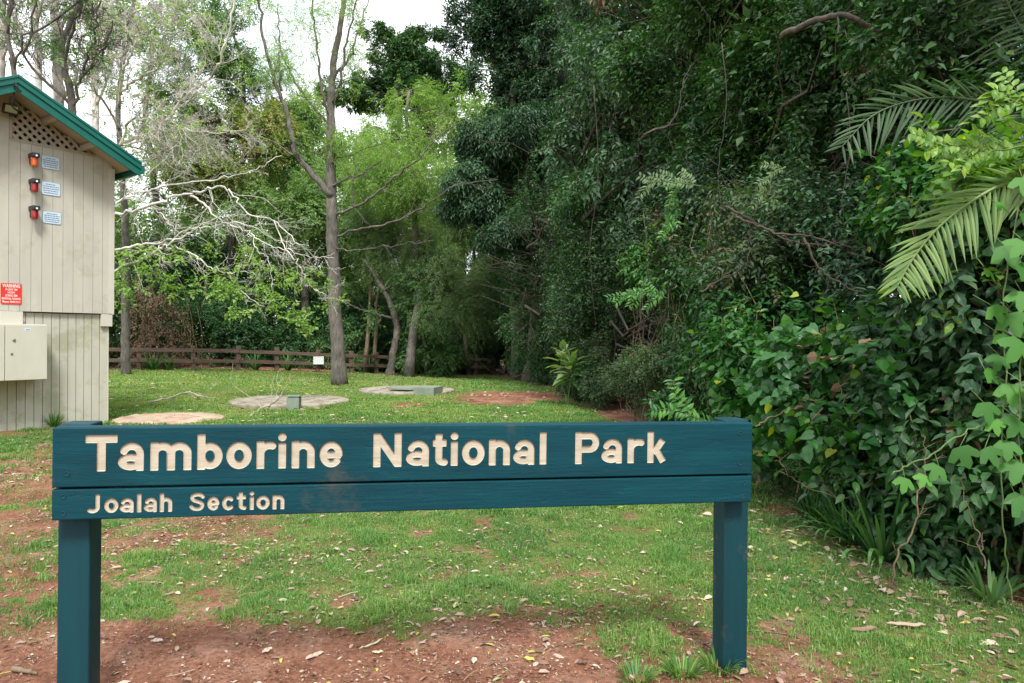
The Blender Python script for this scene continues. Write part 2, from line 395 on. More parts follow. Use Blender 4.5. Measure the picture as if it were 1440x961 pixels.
LIDS = [(lidc[0][0], lidc[0][1], .74), (lidc[1][0], lidc[1][1], 1.07), (lidc[2][0], lidc[2][1], 1.07)]
g = Geo()
g.add(*blades(420000, (-3.5, 3.6), (2.3, 5.2), .032, .0032, 1, lean=1.2))
g.add(*blades(420000, (-6.5, 3.4), (5.2, 9.5), .040, .0055, 2, lean=1.1))
g.add(*blades(420000, (-12, 2.6), (9.5, 18), .042, .010, 3, lean=1))
g.add(*blades(420000, (-19, 2), (18, 34), .05, .02, 4, lean=1))
g.add(*blades(5000, (-3.5, 3.2), (2.3, 7), .085, .004, 5, lean=.9, maskpow=1.5))
tag(g.build('grass', M['grass']), 'short patchy green lawn grass growing over red soil', 'grass', kind='stuff')

# ------------------------------------------------------------------ leaf templates and scatter
TPL = {
 'rhomb': (np.array([[0, 0, 0], [.45, .5, .10], [1, 0, -.04], [.45, -.5, .10]]), [[(0, 2, 1), (0, 3, 2)]]),
 'ovate': (np.array([[0, 0, 0], [.25, .42, .08], [.62, .40, .05], [1, 0, -.12], [.62, -.40, .05], [.25, -.42, .08], [.5, 0, 0]]),
           [[(0, 6, 2, 1), (0, 5, 4, 6)], [(6, 3, 2), (6, 4, 3)]]),
 'heart': (np.array([[0, 0, 0], [-.12, .28, .04], [.15, .55, .06], [.55, .42, .03], [1, 0, -.15], [.55, -.42, .03], [.15, -.55, .06], [-.12, -.28, .04], [.4, 0, 0]]),
           [[(0, 8, 2, 1), (8, 4, 3, 2), (0, 7, 6, 8), (8, 6, 5, 4)]]),
 'tri': (np.array([[0, 0, 0], [.02, .30, .02], [.50, .66, -.06], [.47, .22, .04], [1.0, 0, -.12], [.47, -.22, .04], [.50, -.66, -.06], [.02, -.30, .02],
                   [.32, .56, .0], [.62, .46, -.02], [.32, -.56, .0], [.62, -.46, -.02], [.78, .20, -.02], [.78, -.20, -.02], [.35, 0, .05]]),
         [[(0, 14, 8, 1), (14, 3, 9, 2), (14, 2, 8, 14), (0, 7, 10, 14), (14, 6, 11, 5), (14, 5, 4, 3), (3, 4, 12, 3), (5, 13, 4, 5)]]),
 'strap': (np.array([[0, .5, 0], [0, -.5, 0], [.5, .55, .02], [.5, -.55, .02], [1, 0, -.02]]), [[(0, 1, 3, 2)], [(2, 3, 4)]]),
}
TPL['tri'] = (TPL['tri'][0], [[(0, 14, 8, 1), (14, 3, 2, 8), (3, 9, 2, 2)][:2], [(3, 9, 2), (0, 10, 14), (0, 7, 10)], [(14, 10, 6, 5)], [(5, 6, 11), (14, 4, 3), (14, 5, 4), (3, 4, 12), (5, 13, 4)]])
def scatter(geo, pos, d, nr, ln, wd, v, tpl='rhomb'):
    d = nrm(d); nr = nrm(nr-(nr*d).sum(-1, keepdims=True)*d); s = np.cross(nr, d)
    t, fl = TPL[tpl]; k = len(t); n = len(pos)
    ln = np.broadcast_to(ln, (n,))[:, None, None]; wd = np.broadcast_to(wd, (n,))[:, None, None]
    V = pos[:, None]+d[:, None]*t[None, :, 0:1]*ln+s[:, None]*t[None, :, 1:2]*wd+nr[:, None]*t[None, :, 2:3]*ln
    base = np.arange(n)[:, None, None]*k
    faces = [(base+np.array(f)[None]).reshape(-1, len(f[0])) for f in fl]
    geo.add(V.reshape(-1, 3), faces, np.repeat(np.broadcast_to(v, (n,)), k))

def subclumps(cl, k, r, lo=.34, hi=.52):
    """cl: rows of centre + radii; returns smaller clumps spread through each."""
    out = []
    for c in cl:
        c = np.asarray(c, float)
        if k <= 1: out.append(c); continue
        d = nrm(r.normal(size=(k, 3))); q = r.uniform(.35, .80, (k, 1))
        ce = c[:3]+d*q*c[3:]; sc = r.uniform(lo, hi, (k, 1))
        out.extend(np.hstack([ce, sc*c[3:]*r.uniform(.85, 1.15, (k, 3))]))
    return np.array(out)
def foliage(geo, cl, n, ln, wd, tpl='rhomb', seed=0, per=6, twig=.3, droop=.3, up=.7, lo=.6, gap=-.2, vbase=0.0, gs=1.0, shell=1.0, stems=None):
    """n leaves carried on short twigs through the clumps."""
    r = np.random.default_rng(seed); cl = np.asarray(cl, float)
    wts = (cl[:, 3]*cl[:, 4]+cl[:, 3]*cl[:, 5]); wts = wts/wts.sum()
    nt_ = int(n/per*1.35); ci = r.choice(len(cl), nt_, p=wts); c = cl[ci]
    dr = nrm(r.normal(size=(nt_, 3))); rad = lo+(1-lo)*r.uniform(0, 1, (nt_, 1))**.7*shell
    p = c[:, :3]+dr*rad*c[:, 3:]
    ok = (n3(p, 1.3/gs)+.5*n3(p, 3.1/gs, 2.)) > gap*2
    ok &= p[:, 2] > T(p[:, 0], p[:, 1])+.02
    p, dr, ci = p[ok], dr[ok], ci[ok]; m_ = len(p)
    out = nrm(dr/c[ok][:, 3:]); Z_ = np.array([0, 0, 1.0])
    td = nrm(out*.7+r.normal(size=(m_, 3))*.5-Z_*droop)
    cv = r.uniform(0, 1, len(cl))[ci]
    base_v = .34*cv+.26*(n3(p, 2.2/gs, 5.)+1)/2-.08
    for j in range(per):
        t = (j+.6)/per
        q = p+td*twig*t-Z_*droop*twig*.4*t*t
        sd_ = nrm(np.cross(td, out*.5+Z_+r.normal(size=(m_, 3))*.25)); sg = 1 if j % 2 else -1
        ld = nrm(td*.55+sd_*sg*(.9 if j < per-1 else .1)+r.normal(size=(m_, 3))*.22-Z_*droop*.45)
        nn = Z_*up+out*.55+r.normal(size=(m_, 3))*.35
        sz = r.uniform(.65, 1.25, m_)
        v = np.clip(vbase+base_v+.46*r.uniform(0, 1, m_), 0, .95); v = np.where(r.uniform(0, 1, m_) < .010, .985, v)
        scatter(geo, q, ld, nn, ln*sz, wd*sz, v, tpl)
    if stems is not None:
        for q, d in list(zip(p, td))[:stems[1]]:
            stems[0].tube([q-d*twig*.5, q+d*twig*.4, q+d*twig*.95-Z_*droop*twig*.35], [.0035, .0025, .001], 3, cap=False)

def wig(a, b, n, amp, r, sag=0.0):
    a = np.asarray(a, float); b = np.asarray(b, float)
    t = np.linspace(0, 1, n)[:, None]; Lg = np.linalg.norm(b-a)
    p = a+(b-a)*t
    off = np.cumsum(r.normal(size=(n, 3)), 0); off -= off[0]+(off[-1]-off[0])*t
    p = p+off*amp*Lg/n**.5
    p[:, 2] -= sag*Lg*(4*t*(1-t))[:, 0]
    return p
def smooth_path(pts, n=6, r=None, amp=0.0):
    pts = np.asarray(pts, float)
    if len(pts) < 3:
        o = wig(pts[0], pts[-1], n, amp, r) if r is not None else pts; return o
    q = np.vstack([2*pts[0]-pts[1], pts, 2*pts[-1]-pts[-2]]); out = []
    for i in range(1, len(q)-2):
        for t in np.linspace(0, 1, n, endpoint=False):
            a, b_, c, d = q[i-1], q[i], q[i+1], q[i+2]
            out.append(.5*((2*b_)+(c-a)*t+(2*a-5*b_+4*c-d)*t*t+(3*b_-a-3*c+d)*t**3))
    out.append(pts[-1]); out = np.array(out)
    if r is not None and amp:
        o = r.normal(size=out.shape)*amp; o[0] = 0; out = out+o
    return out
def sprout(geo, path, rad0, r, level, nch, lenf, ang=.9, sides=4, rmin=.003, grav=0.0, minf=.15, tips=None):
    """child branches along a path, recursive"""
    n = len(path); tot = np.linalg.norm(np.diff(path, axis=0), axis=1).sum()
    for _ in range(nch):
        f = r.uniform(minf, .97); i_ = min(int(f*(n-1)), n-2)
        p = path[i_]+(path[i_+1]-path[i_])*r.uniform()
        t = path[i_+1]-path[i_]; t = t/(np.linalg.norm(t)+1e-9)
        side = nrm(np.cross(t, r.normal(size=3)))
        d = nrm(t*cos(ang*r.uniform(.6, 1.2))+side*sin(ang*r.uniform(.6, 1.2))+np.array([0, 0, grav]))
        ln_ = tot*lenf*r.uniform(.4, 1.1)*(1-.45*f)
        rr = max(rmin, rad0*(1-.75*f)*r.uniform(.35, .6))
        q = wig(p, p+d*ln_, 7, .11, r)
        geo.tube(q, np.linspace(rr, rmin*.6, 7), sides, cap=False)
        if tips is not None: tips.append((q[-1], d)); tips.append((q[4], d))
        if level > 1: sprout(geo, q, rr, r, level-1, max(2, int(nch*.5)), lenf*1.05, ang, max(3, sides-1), rmin, grav, .1, tips)

def tree(name, label, cat, base, top, r0, clumps, n, ln, wd, leaf, bark='bark', tpl='rhomb', group=None, seed=1, k=6, limbs=True, trunk_pts=None, root=None, twigs=True, old_leaves=0, **kw):
    r = np.random.default_rng(seed)
    base = np.array([base[0], base[1], float(T(base[0], base[1]))-.05])
    t = empty(name, base, label, cat, group) if root is None else root
    cl = np.array([[*c[:3], *(c[3:] if len(c) > 4 else (c[3],)*3)] for c in clumps], float)
    tr = Geo(); top = np.asarray(top, float)
    tp = smooth_path([base]+list(trunk_pts or [])+[top], 6, r, r0*.12) if trunk_pts else wig(base, top, 12, .05, r)
    rad = np.interp(np.linspace(0, 1, len(tp)), [0, .06, .15, 1], [r0*1.45, r0*1.1, r0, r0*.3])
    tr.tube(tp, rad, 9)
    sub = subclumps(cl, k, r)
    if limbs:
        for c in sub:
            if r.uniform() < .25: continue
            hz_ = c[2]-.35*np.linalg.norm(c[:2]-top[:2])
            i_ = int(np.clip(np.searchsorted(tp[:, 2], hz_), 2, len(tp)-1))
            q = wig(tp[i_], c[:3], 8, .12, r, -.03)
            rr = rad[i_]*.42
            tr.tube(q, np.linspace(rr, max(.006, rr*.15), 8), 5, cap=False)
            if twigs: sprout(tr, q, rr*.6, r, 1, 4, .4, sides=3, rmin=.006)
    tr.build('trunk', M[bark], t, smooth=True)
    fo = Geo(); foliage(fo, sub, n, ln, wd, tpl, seed=seed+100, **kw)
    fo.build('crown', M[leaf], t)
    if old_leaves:
        q = sub[r.choice(len(sub), min(len(sub), 7), replace=False)]; q = q*np.array([1, 1, 1, .5, .5, .6])
        fo = Geo(); foliage(fo, q, old_leaves, ln*1.15, wd*1.1, tpl, seed=seed+900, per=5, twig=.2, droop=1.0, lo=.3, gap=-.1); fo.build('dead_leaves', M['dry'], t)
    return t

# ------------------------------------------------------------------ carved park sign
SA = P(73, 602, 2.3); SB = P(1059, 595, 2.71)
sx_ = SB-SA; SLEN = float(np.linalg.norm(sx_)); sx_ = sx_/SLEN
sn_ = nrm(np.cross(sx_, np.array([0, 0, 1.0]))); sz_ = np.cross(sn_, -sx_); sz_ = sz_ if sz_[2] > 0 else -sz_
if np.dot(sn_, O_-SA) < 0: sn_ = -sn_
def on_sign(px, py):
    r = ray(px, py); t = ((SA-O_) @ sn_)/(r @ sn_); p = O_+r*t-SA
    return float(p @ sx_), float(p @ sz_)
def glyph(ch):
    """stroke list in cap-height units: (kind, points); 'b' = square ended bar, 'l' = round ended line"""
    w_ = .122; X_ = .79; S = []
    bar = lambda *a: S.append(('b', np.array(a).reshape(-1, 2)))
    def arc(cx, cy, rx, ry, a0, a1, pre=(), post=()):
        a = np.radians(np.linspace(a0, a1, 26)); p = np.stack([cx+rx*np.cos(a), cy+ry*np.sin(a)], -1)
        p = np.vstack([np.array(pre).reshape(-1, 2), p, np.array(post).reshape(-1, 2)]); S.append(('l', p))
    if ch == 'T': W = .87; bar(0, 1-w_, W, 1-w_); bar(W/2, 0, W/2, .95)
    elif ch == 'N': W = .78; bar(w_, 0, w_, 1); bar(W-w_, 0, W-w_, 1); bar(w_+.01, .93, W-w_-.01, .07)
    elif ch == 'P': W = .72; bar(w_, 0, w_, 1); bar(w_, 1-w_, .45, 1-w_); bar(w_, .46, .45, .46); arc(.43, .669, .168, .209, 90, -90)
    elif ch == 'J': W = .62; bar(W-w_, .3, W-w_, 1); arc(W-w_-.20, .33, .20, .21, 0, -125)
    elif ch == 'S':
        W = .70
        q = np.array([(.60, .76), (.50, .865), (.35, .885), (.18, .83), (.13, .71), (.22, .58), (.38, .51), (.53, .43), (.58, .29), (.50, .15), (.34, .115), (.18, .15), (.09, .26)])
        S.append(('l', smooth_path(np.hstack([q, np.zeros((13, 1))]), 5)[:, :2]))
    elif ch == 'l': W = .245; bar(w_, 0, w_, 1)
    elif ch == 'i': W = .25; bar(w_, 0, w_, .73); S.append(('l', np.array([(w_, .895), (w_+.004, .895)])))
    elif ch == 'k': W = .66; bar(w_, 0, w_, 1); bar(.22, .30, W-.14, .74); bar(.30, .44, W-.12, .03)
    elif ch == 't': W = .46; bar(.19, .2, .19, .97); bar(0, .69, .43, .69); arc(.35, .22, .16, .10, 180, 275)
    elif ch == 'r': W = .52; bar(w_, 0, w_, X_); arc(.36, .43, .238, .235, 180, 72)
    elif ch in 'nh': W = .68; bar(w_, 0, w_, X_ if ch == 'n' else 1); arc(W/2, .46, W/2-w_, .205, 180, 0); bar(W-w_, 0, W-w_, .47)
    elif ch == 'm':
        W = 1.13; mid = W/2; bar(w_, 0, w_, X_)
        for a, b_ in ((w_, mid), (mid, W-w_)): arc((a+b_)/2, .47, (b_-a)/2, .20, 180, 0); bar(b_, 0, b_, .48)
    elif ch == 'b': W = .72; bar(w_, 0, w_, 1); arc(W/2, .39, W/2-w_, .265, 0, 360)
    elif ch == 'o': W = .72; arc(W/2, .39, W/2-w_, .275, 0, 360)
    elif ch == 'a':
        W = .70; bar(W-w_, 0, W-w_, .5); arc(W/2+.01, .47, W/2-w_-.01, .205, 0, 158)
        arc(W/2-.02, .245, W/2-w_+.0, .125, 0, 360)
    elif ch == 'e': W = .70; arc(W/2, .39, W/2-w_, .275, 0, 318); bar(w_, .375, W-w_+.06, .375)
    elif ch == 'c': W = .66; arc(W/2+.02, .39, W/2-w_+.01, .275, 48, 312)
    return W, S
def text_sdf(gs_, gz_, lines):
    D = np.full(gs_.shape, 9.0)
    for ch, x0, x1, yt, yb in lines:
        xm = (x0+x1)/2; s0, _ = on_sign(x0, (yt+yb)/2); s1, _ = on_sign(x1, (yt+yb)/2)
        _, zb = on_sign(xm, yb); _, zt = on_sign(xm, yt); H_ = zt-zb
        W, S = glyph(ch); kx = (s1-s0)/W; h = .108*H_ if ch not in 'eaS' else .100*H_
        sel = (gs_ > s0-.03) & (gs_ < s1+.03) & (gz_ > zb-.03) & (gz_ < zt+.03)
        ps, pz = gs_[sel], gz_[sel]; d = np.full(ps.shape, 9.0)
        for kind, pts in S:
            q = np.stack([s0+pts[:, 0]*kx, zb+pts[:, 1]*H_], -1)
            hh = h*(1.08 if (ch == 'i' and kind == 'l') else 1)
            if kind == 'b':
                a, b_ = q[0], q[1]; ln_ = np.linalg.norm(b_-a); t = (b_-a)/ln_; c = (a+b_)/2
                lx = abs((ps-c[0])*t[0]+(pz-c[1])*t[1]); ly = abs(-(ps-c[0])*t[1]+(pz-c[1])*t[0])
                rd = .22*hh
                ux_ = lx-(ln_/2-rd); uy_ = ly-(hh-rd)
                dd = np.hypot(np.maximum(ux_, 0), np.maximum(uy_, 0))+np.minimum(np.maximum(ux_, uy_), 0)-rd
                d = np.minimum(d, dd)
            else:
                for a, b_ in zip(q[:-1], q[1:]):
                    ab = b_-a; l2 = ab @ ab+1e-12
                    t = np.clip(((ps-a[0])*ab[0]+(pz-a[1])*ab[1])/l2, 0, 1)
                    d = np.minimum(d, np.hypot(ps-a[0]-t*ab[0], pz-a[1]-t*ab[1])-hh)
        D[sel] = np.minimum(D[sel], d)
    return D
def ly(x, a, b_, xa=131, xb=932): return a+(b_-a)*(x-xa)/(xb-xa)
L1 = []
for ch, x0, x1 in [('T', 119.5, 164.7), ('a', 165.6, 203), ('m', 210.3, 269.8), ('b', 276.5, 313.5), ('o', 317.3, 354.6), ('r', 359.6, 387.5), ('i', 391.7, 401.9), ('n', 409.2, 443.3), ('e', 448.5, 482.7),
                   ('N', 523.3, 566.4), ('a', 570.9, 604.5), ('t', 608.6, 629.4), ('i', 633.5, 644.7), ('o', 649.2, 682.4), ('n', 686.9, 718.2), ('a', 722, 752.4), ('l', 758.1, 769.9), ('P', 807.6, 844.4), ('a', 846, 876), ('r', 881.7, 906), ('k', 909.9, 938.3)]:
    L1.append((ch, x0, x1, ly(x0, 611.3, 607), ly(x0, 663.2, 650.8)))
L2 = []
for ch, x0, x1 in [('J', 119, 141.4), ('o', 145.8, 166.5), ('a', 168, 188.4), ('l', 192.2, 198.6), ('a', 202.1, 220.8), ('h', 224, 242.3), ('S', 265.7, 288.1), ('e', 291, 308.5), ('c', 311.5, 329.5), ('t', 332.6, 346.5), ('i', 350.6, 357.4), ('o', 359.6, 379.6), ('n', 382.7, 400.2)]:
    L2.append((ch, x0, x1, ly(x0, 695.4, 690.6, 131, 396), ly(x0, 722.2, 716.3, 131, 396)))
sign = empty('park_sign', SA-np.array([0, 0, SA[2]]), 'wide dark teal timber sign with carved cream letters on two square posts', 'sign')
def board(name, zt, zb, lines, cell=.0021):
    s0, s1 = 0.0, SLEN
    gs_, gz_ = np.meshgrid(np.arange(s0, s1+cell/2, cell)*(SLEN/((int((s1-s0)/cell))*cell)), np.linspace(zb, zt, int((zt-zb)/cell)))
    gs_ = np.clip(gs_, s0, s1)
    D = text_sdf(gs_, gz_, lines) if lines else np.full(gs_.shape, 9.)
    dep = .0065*sstep(.0003, -.0016, D)
    e = np.minimum(np.minimum(gs_-s0, s1-gs_), np.minimum(gz_-zb, zt-gz_)); rr = .0045
    dep = dep+(rr-np.sqrt(np.maximum(rr**2-np.maximum(rr-e, 0)**2, 0)))
    dep = dep+.0009*fbm(gs_*9+zt*77, gz_*160, 4, 4)+.0005*(fbm(gs_*14, gz_*40, 3, 14) > .74)
    V = SA+gs_[..., None]*sx_+gz_[..., None]*sz_-dep[..., None]*sn_
    ny, nx = gs_.shape; i = (np.arange(ny-1)[:, None]*nx+np.arange(nx-1)[None]).ravel()
    g = Geo(); g.add(V, np.stack([i, i+1, i+nx+1, i+nx], -1), np.clip(.5-D/.008, 0, 1).ravel())
    th = .058; c = SA+sx_*(SLEN/2)+sz_*(zt+zb)/2-sn_*(th/2+.0115)
    g.box(c, sx_*(SLEN/2-.0004), sz_*((zt-zb)/2-.0004), sn_*(th/2-.0015), 0.)
    return g.build(name, M['sign'], sign, smooth=False)
board('name_board', 0, -.195, L1); board('section_board', -.2015, -.3015, L2)
PW = .1
def post_s(px):
    r = ray(px, 800); o = SA-sn_*.0705; t = ((o-O_) @ sn_)/(r @ sn_); return float((O_+r*t-SA) @ sx_)
for sc0, lean in ((post_s(80.5)+PW/2, -.006), (post_s(1050)-PW/2, .004)):
    top = SA+sx_*sc0-sn_*(.0705+PW/2)+sz_*.004
    bot = np.array([top[0]+lean, top[1], -.15]); ax_ = top-bot; hh = np.linalg.norm(ax_)/2
    g = Geo(); g.box((top+bot)/2, sx_*PW/2, sn_*PW/2, ax_/np.linalg.norm(ax_)*hh, .5)
    bevel(g.build('post', M['post'], sign), .006, 3)
for px, py in [(94, 667), (89, 699), (89, 723), (1041, 610), (1040.5, 652), (1046, 680), (1045.5, 698.5)]:
    s, z_ = on_sign(px, py); c = SA+sx_*s+sz_*z_
    g = Geo(); q = np.arange(17)*2*pi/16
    pr = [(.0045, -.001), (.0085, .0009), (.0068, .0016), (.0055, .0001), (.002, -.0008)]
    for (r0, h0), (r1, h1) in zip(pr[:-1], pr[1:]):
        a = c+np.outer(np.cos(q)*r0, sx_)+np.outer(np.sin(q)*r0, sz_)+sn_*h0
        b_ = c+np.outer(np.cos(q)*r1, sx_)+np.outer(np.sin(q)*r1, sz_)+sn_*h1
        i = np.arange(16); g.add(np.vstack([a, b_]), np.stack([i, i+1, i+18, i+17], -1))
    g.build('screw', M['post'], sign, smooth=True)

# ------------------------------------------------------------------ toilet block
BC = P(157, 442, 10.4); BC[2] = 0
bu = np.array([-.6, -.8, 0]); bn = np.array([.8, -.6, 0]); bz = np.array([0, 0, 1.0])
def B(s, z_, off=0.0): return BC+bu*s+bn*off+bz*z_
def on_wall(px, py, off=0.0):
    r = ray(px, py); t = ((BC+bn*off-O_) @ bn)/(r @ bn); p = O_+r*t-BC
    return float(p @ bu), float(p[2])
bld = empty('utility_building', B(0, 0), 'small cream timber clad building with green gabled roof', 'building')
BW = 2.72; RS = math.tan(R_(27.4)); AZ_ = 4.47
def roof_z(s): return AZ_-abs(s-BW/2)*RS      # underside of the sheeting
def wbox(g, s0, s1, z0, z1, o0, o1):
    g.box(B((s0+s1)/2, (z0+z1)/2, (o0+o1)/2), bu*(s1-s0)/2, bz*(z1-z0)/2, bn*(o1-o0)/2)
def prism(g, poly, o0, o1, attr=.5):
    """poly in (s,z), extruded from offset o0 to o1"""
    n = len(poly); a = [B(s, z_, o0) for s, z_ in poly]; b_ = [B(s, z_, o1) for s, z_ in poly]
    i = np.arange(n); j = (i+1) % n
    g.add(np.array(a+b_), [np.array([list(range(n))[::-1]]), np.array([list(range(n, 2*n))]), np.stack([i, j, j+n, i+n], -1)], attr)
g = Geo()                                   # upper wall: grooved panels
lat0, lat1, latz = .25, 1.26, 3.85
edges = list(np.arange(0, BW+.01, BW/21)); gap = .0042
for a, b_ in zip(edges[:-1], edges[1:]):
    a2, b2 = a+gap/2, b_-gap/2; cut = [a2, b2]+[q for q in (lat0, lat1, BW/2) if a2+.002 < q < b2-.002]; cut.sort()
    for p_, q_ in zip(cut[:-1], cut[1:]):
        mid = (p_+q_)/2
        if lat0 < mid < lat1: zt0 = zt1 = latz-.02
        else: zt0, zt1 = roof_z(p_)-.015, roof_z(q_)-.015
        prism(g, [(p_, 1.585), (q_, 1.585), (q_, zt1), (p_, zt0)], -.016, 0)
ow = g.build('upper_wall', M['cream'], bld)
g = Geo(); prism(g, [(0, 1.6), (BW, 1.6), (BW, roof_z(BW)-.03), (BW-.01, roof_z(BW-.01)-.03), (BW-.5, latz-.05), (.01, latz-.05), (0, 3.6)], -.05, -.0165)
g.build('wall_backing', M['groove'], bld)
g = Geo(); wbox(g, -.028, -.001, 1.575, 3.70, -.08, .012); wbox(g, -.028, .045, 1.585, 3.70, .0005, .013); g.build('corner_trim', M['creamtrim'], bld)
g = Geo()
dep = 3.6
g.box(B(.0, 2.65, -dep/2-.06), bu*.016, bz*1.07, bn*dep/2); g.box(B(BW, 2.65, -dep/2-.06), bu*.016, bz*1.07, bn*dep/2)
prism(g, [(0, 1.6), (BW, 1.6), (BW, roof_z(BW)-.03), (BW/2, roof_z(BW/2)-.03), (0, roof_z(0)-.03)], -dep-.08, -dep-.05)
g.build('side_wall', M['cream'], bld)
g = Geo()                                   # lower wall set back, vertical boards
e2 = list(np.arange(.04, BW-.02, .104))
for a, b_ in zip(e2[:-1], e2[1:]): wbox(g, a+.004, b_-.004, -.12, 1.57, -.068, -.05)
g.build('lower_wall', M['creamlow'], bld)
g = Geo(); wbox(g, .045, BW-.04, -.12, 1.57, -dep, -.069); g.build('lower_backing', M['groove'], bld)
g = Geo(); wbox(g, -.01, .14, 1.40, 1.578, -.075, .006); bevel(g.build('bearer_end', M['creamtrim'], bld), .004)
g = Geo(); wbox(g, 1.16, 1.42, 1.34, 1.578, -.045, .10); bevel(g.build('bearer_end', M['creamtrim'], bld), .004)
g = Geo(); wbox(g, .02, .043, -.12, 1.575, -.09, -.044); g.build('corner_board', M['creamtrim'], bld)
g = Geo()                                   # lattice
hyp = lambda s: roof_z(s)-.03
for sgn in (1, -1):
    for k in np.arange(-14, 30):
        c0 = k*.112
        pts = []
        s = np.linspace(lat0, lat1, 160); z_ = latz+sgn*(s-lat0)*1.0+(c0-(.6 if sgn > 0 else 0))
        okk = (z_ > latz) & (z_ < hyp(s))
        if okk.sum() < 3: continue
        idx = np.where(okk)[0]; a, b_ = (s[idx[0]], z_[idx[0]]), (s[idx[-1]], z_[idx[-1]])
        A_, B_ = B(*a, -.012+.008*sgn), B(*b_, -.012+.008*sgn); ln_ = np.linalg.norm(B_-A_)
        t = (B_-A_)/ln_; g.box((A_+B_)/2, t*ln_/2, np.cross(t, bn)*.019, bn*.0035)
wbox(g, lat0-.02, lat1+.02, latz-.025, latz+.012, -.03, .006); wbox(g, lat1, lat1+.03, latz, hyp(lat1), -.03, .006)
g.build('gable_lattice', M['soffit'], bld)
g = Geo(); prism(g, [(lat0, latz), (lat1, latz), (lat1, hyp(lat1))], -.35, -.3); g.build('gable_shade_sheet', M['shadesheet'], bld)  # dark sheet added as painted shade seen through the lattice holes
OV = .50
def slab(g, sa, sb, z_off0, z_off1, o0, o1):
    prism(g, [(sa, roof_z(sa)+z_off0), (sb, roof_z(sb)+z_off0), (sb, roof_z(sb)+z_off1), (sa, roof_z(sa)+z_off1)], o0, o1)
g = Geo()
for sa, sb in ((-.17, BW/2), (BW/2, BW+.17)): slab(g, sa, sb, .03, .062, -dep-.3, OV-.02)
g.build('roof', M['roofgreen'], bld)
g = Geo()
for sa, sb in ((-.13, BW/2), (BW/2, BW+.13)): slab(g, sa, sb, -.02, .028, -dep-.2, OV-.035)
g.build('soffit', M['soffit'], bld)
for q in (.42, .9, 1.8, 2.3):
    g = Geo(); wbox(g, q-.02, q+.02, roof_z(q)-.11, roof_z(q)-.035, .001, OV-.04); g.build('outrigger', M['soffit'], bld)
g = Geo()
for sa, sb in ((-.175, BW/2), (BW/2, BW+.175)):
    slab(g, sa, sb, -.12, -.005, OV-.03, OV-.008)
    slab(g, sa, sb, -.015, .075, OV-.03, OV+.012); slab(g, sa, sb, .055, .092, OV-.03, OV+.024)
bevel(g.build('barge_board', M['roofgreen'], bld), .004)
g = Geo()
for sa in (-.225, BW+.17):
    wbox(g, sa, sa+.055, roof_z(0)-.155, roof_z(0)-.045, -dep-.2, OV+.004)
g.build('gutter', M['roofgreen'], bld)

def plate(g, s0, s1, z0, z1, o0, o1, rr=.02, n=5):
    poly = []
    for cx, cz, a0 in ((s1-rr, z1-rr, 0), (s0+rr, z1-rr, 90), (s0+rr, z0+rr, 180), (s1-rr, z0+rr, 270)):
        for k in range(n): a = R_(a0+90*k/(n-1)); poly.append((cx+rr*cos(a), cz+rr*sin(a)))
    prism(g, poly, o0, o1)
def text_mesh(txt, size, mat, name, parent, s, z_, off, width=None):
    """lettering lying on the wall plane, centred on (s,z)"""
    cu = bpy.data.curves.new(name, 'FONT'); cu.body = txt; cu.size = size; cu.align_x = 'CENTER'; cu.align_y = 'CENTER'; cu.extrude = .0006; cu.offset = size*.018
    ob = bpy.data.objects.new('tmp', cu); COL.objects.link(ob)
    dg = bpy.context.evaluated_depsgraph_get(); me = bpy.data.meshes.new_from_object(ob.evaluated_get(dg))
    bpy.data.objects.remove(ob)
    co = np.zeros(len(me.vertices)*3); me.vertices.foreach_get('co', co); co = co.reshape(-1, 3)
    if width: co[:, 0] *= width/max(co[:, 0].max()-co[:, 0].min(), 1e-6)
    Wd = B(s, z_, off)-np.outer(co[:, 0], bu)+np.outer(co[:, 1], bz)+np.outer(co[:, 2], bn)-np.array(parent.matrix_basis.translation)
    me.vertices.foreach_set('co', Wd.astype(np.float32).ravel()); me.materials.clear(); me.materials.append(mat); me.update()
    o = bpy.data.objects.new(name, me); COL.objects.link(o); o.parent = parent
    return o
# warning lamps and their notices
lamps = [(48, 228, 'amber', 'amber warning lamp under a dark hood, top of the three lamps', 'orange'), (48.5, 264, 'redlens', 'red warning lamp on cream wall, middle of the three lamps', ''), (48.5, 302, 'redlens', 'red warning lamp on cream wall, lowest of the three lamps', '')]
for px, py, mt, lab, _ in lamps:
    s, z_ = on_wall(px, py, .09); t = empty('warning_lamp', B(s, z_, .0), lab, 'lamp', 'warning lamps on the gable wall')
    g = Geo(); wbox(g, s-.045, s+.045, z_+.055, z_+.115, .001, .17); wbox(g, s-.03, s+.03, z_-.03, z_+.055, .001, .03); bevel(g.build('hood', M['black'], t), .012, 3)
    g = Geo(); c0 = B(s, z_+.054, .10); q = np.linspace(0, 1, 8)
    g.tube([c0+bz*(-.115*k) for k in [0, .1, .3, .6, .85, .97, 1, 1.0]], [.044, .044, .044, .043, .041, .039, .033, .018], 16); g.build('lens', M[mt], t, smooth=True)
    g = Geo(); c1 = B(s, z_+.075, .171); g.tube([c1, c1+bn*.004], [.013, .013], 10); g.build('cap', M['signwhite'], t)
    g = Geo(); g.tube([B(s-.0, z_-.03, .006), B(s, z_-.24, .006)], .004, 5); g.build('conduit', M['creamtrim'], t)
labs = ['pale blue notice beside the amber warning lamp', 'pale blue notice beside the middle warning lamp', 'pale blue notice beside the lowest warning lamp']
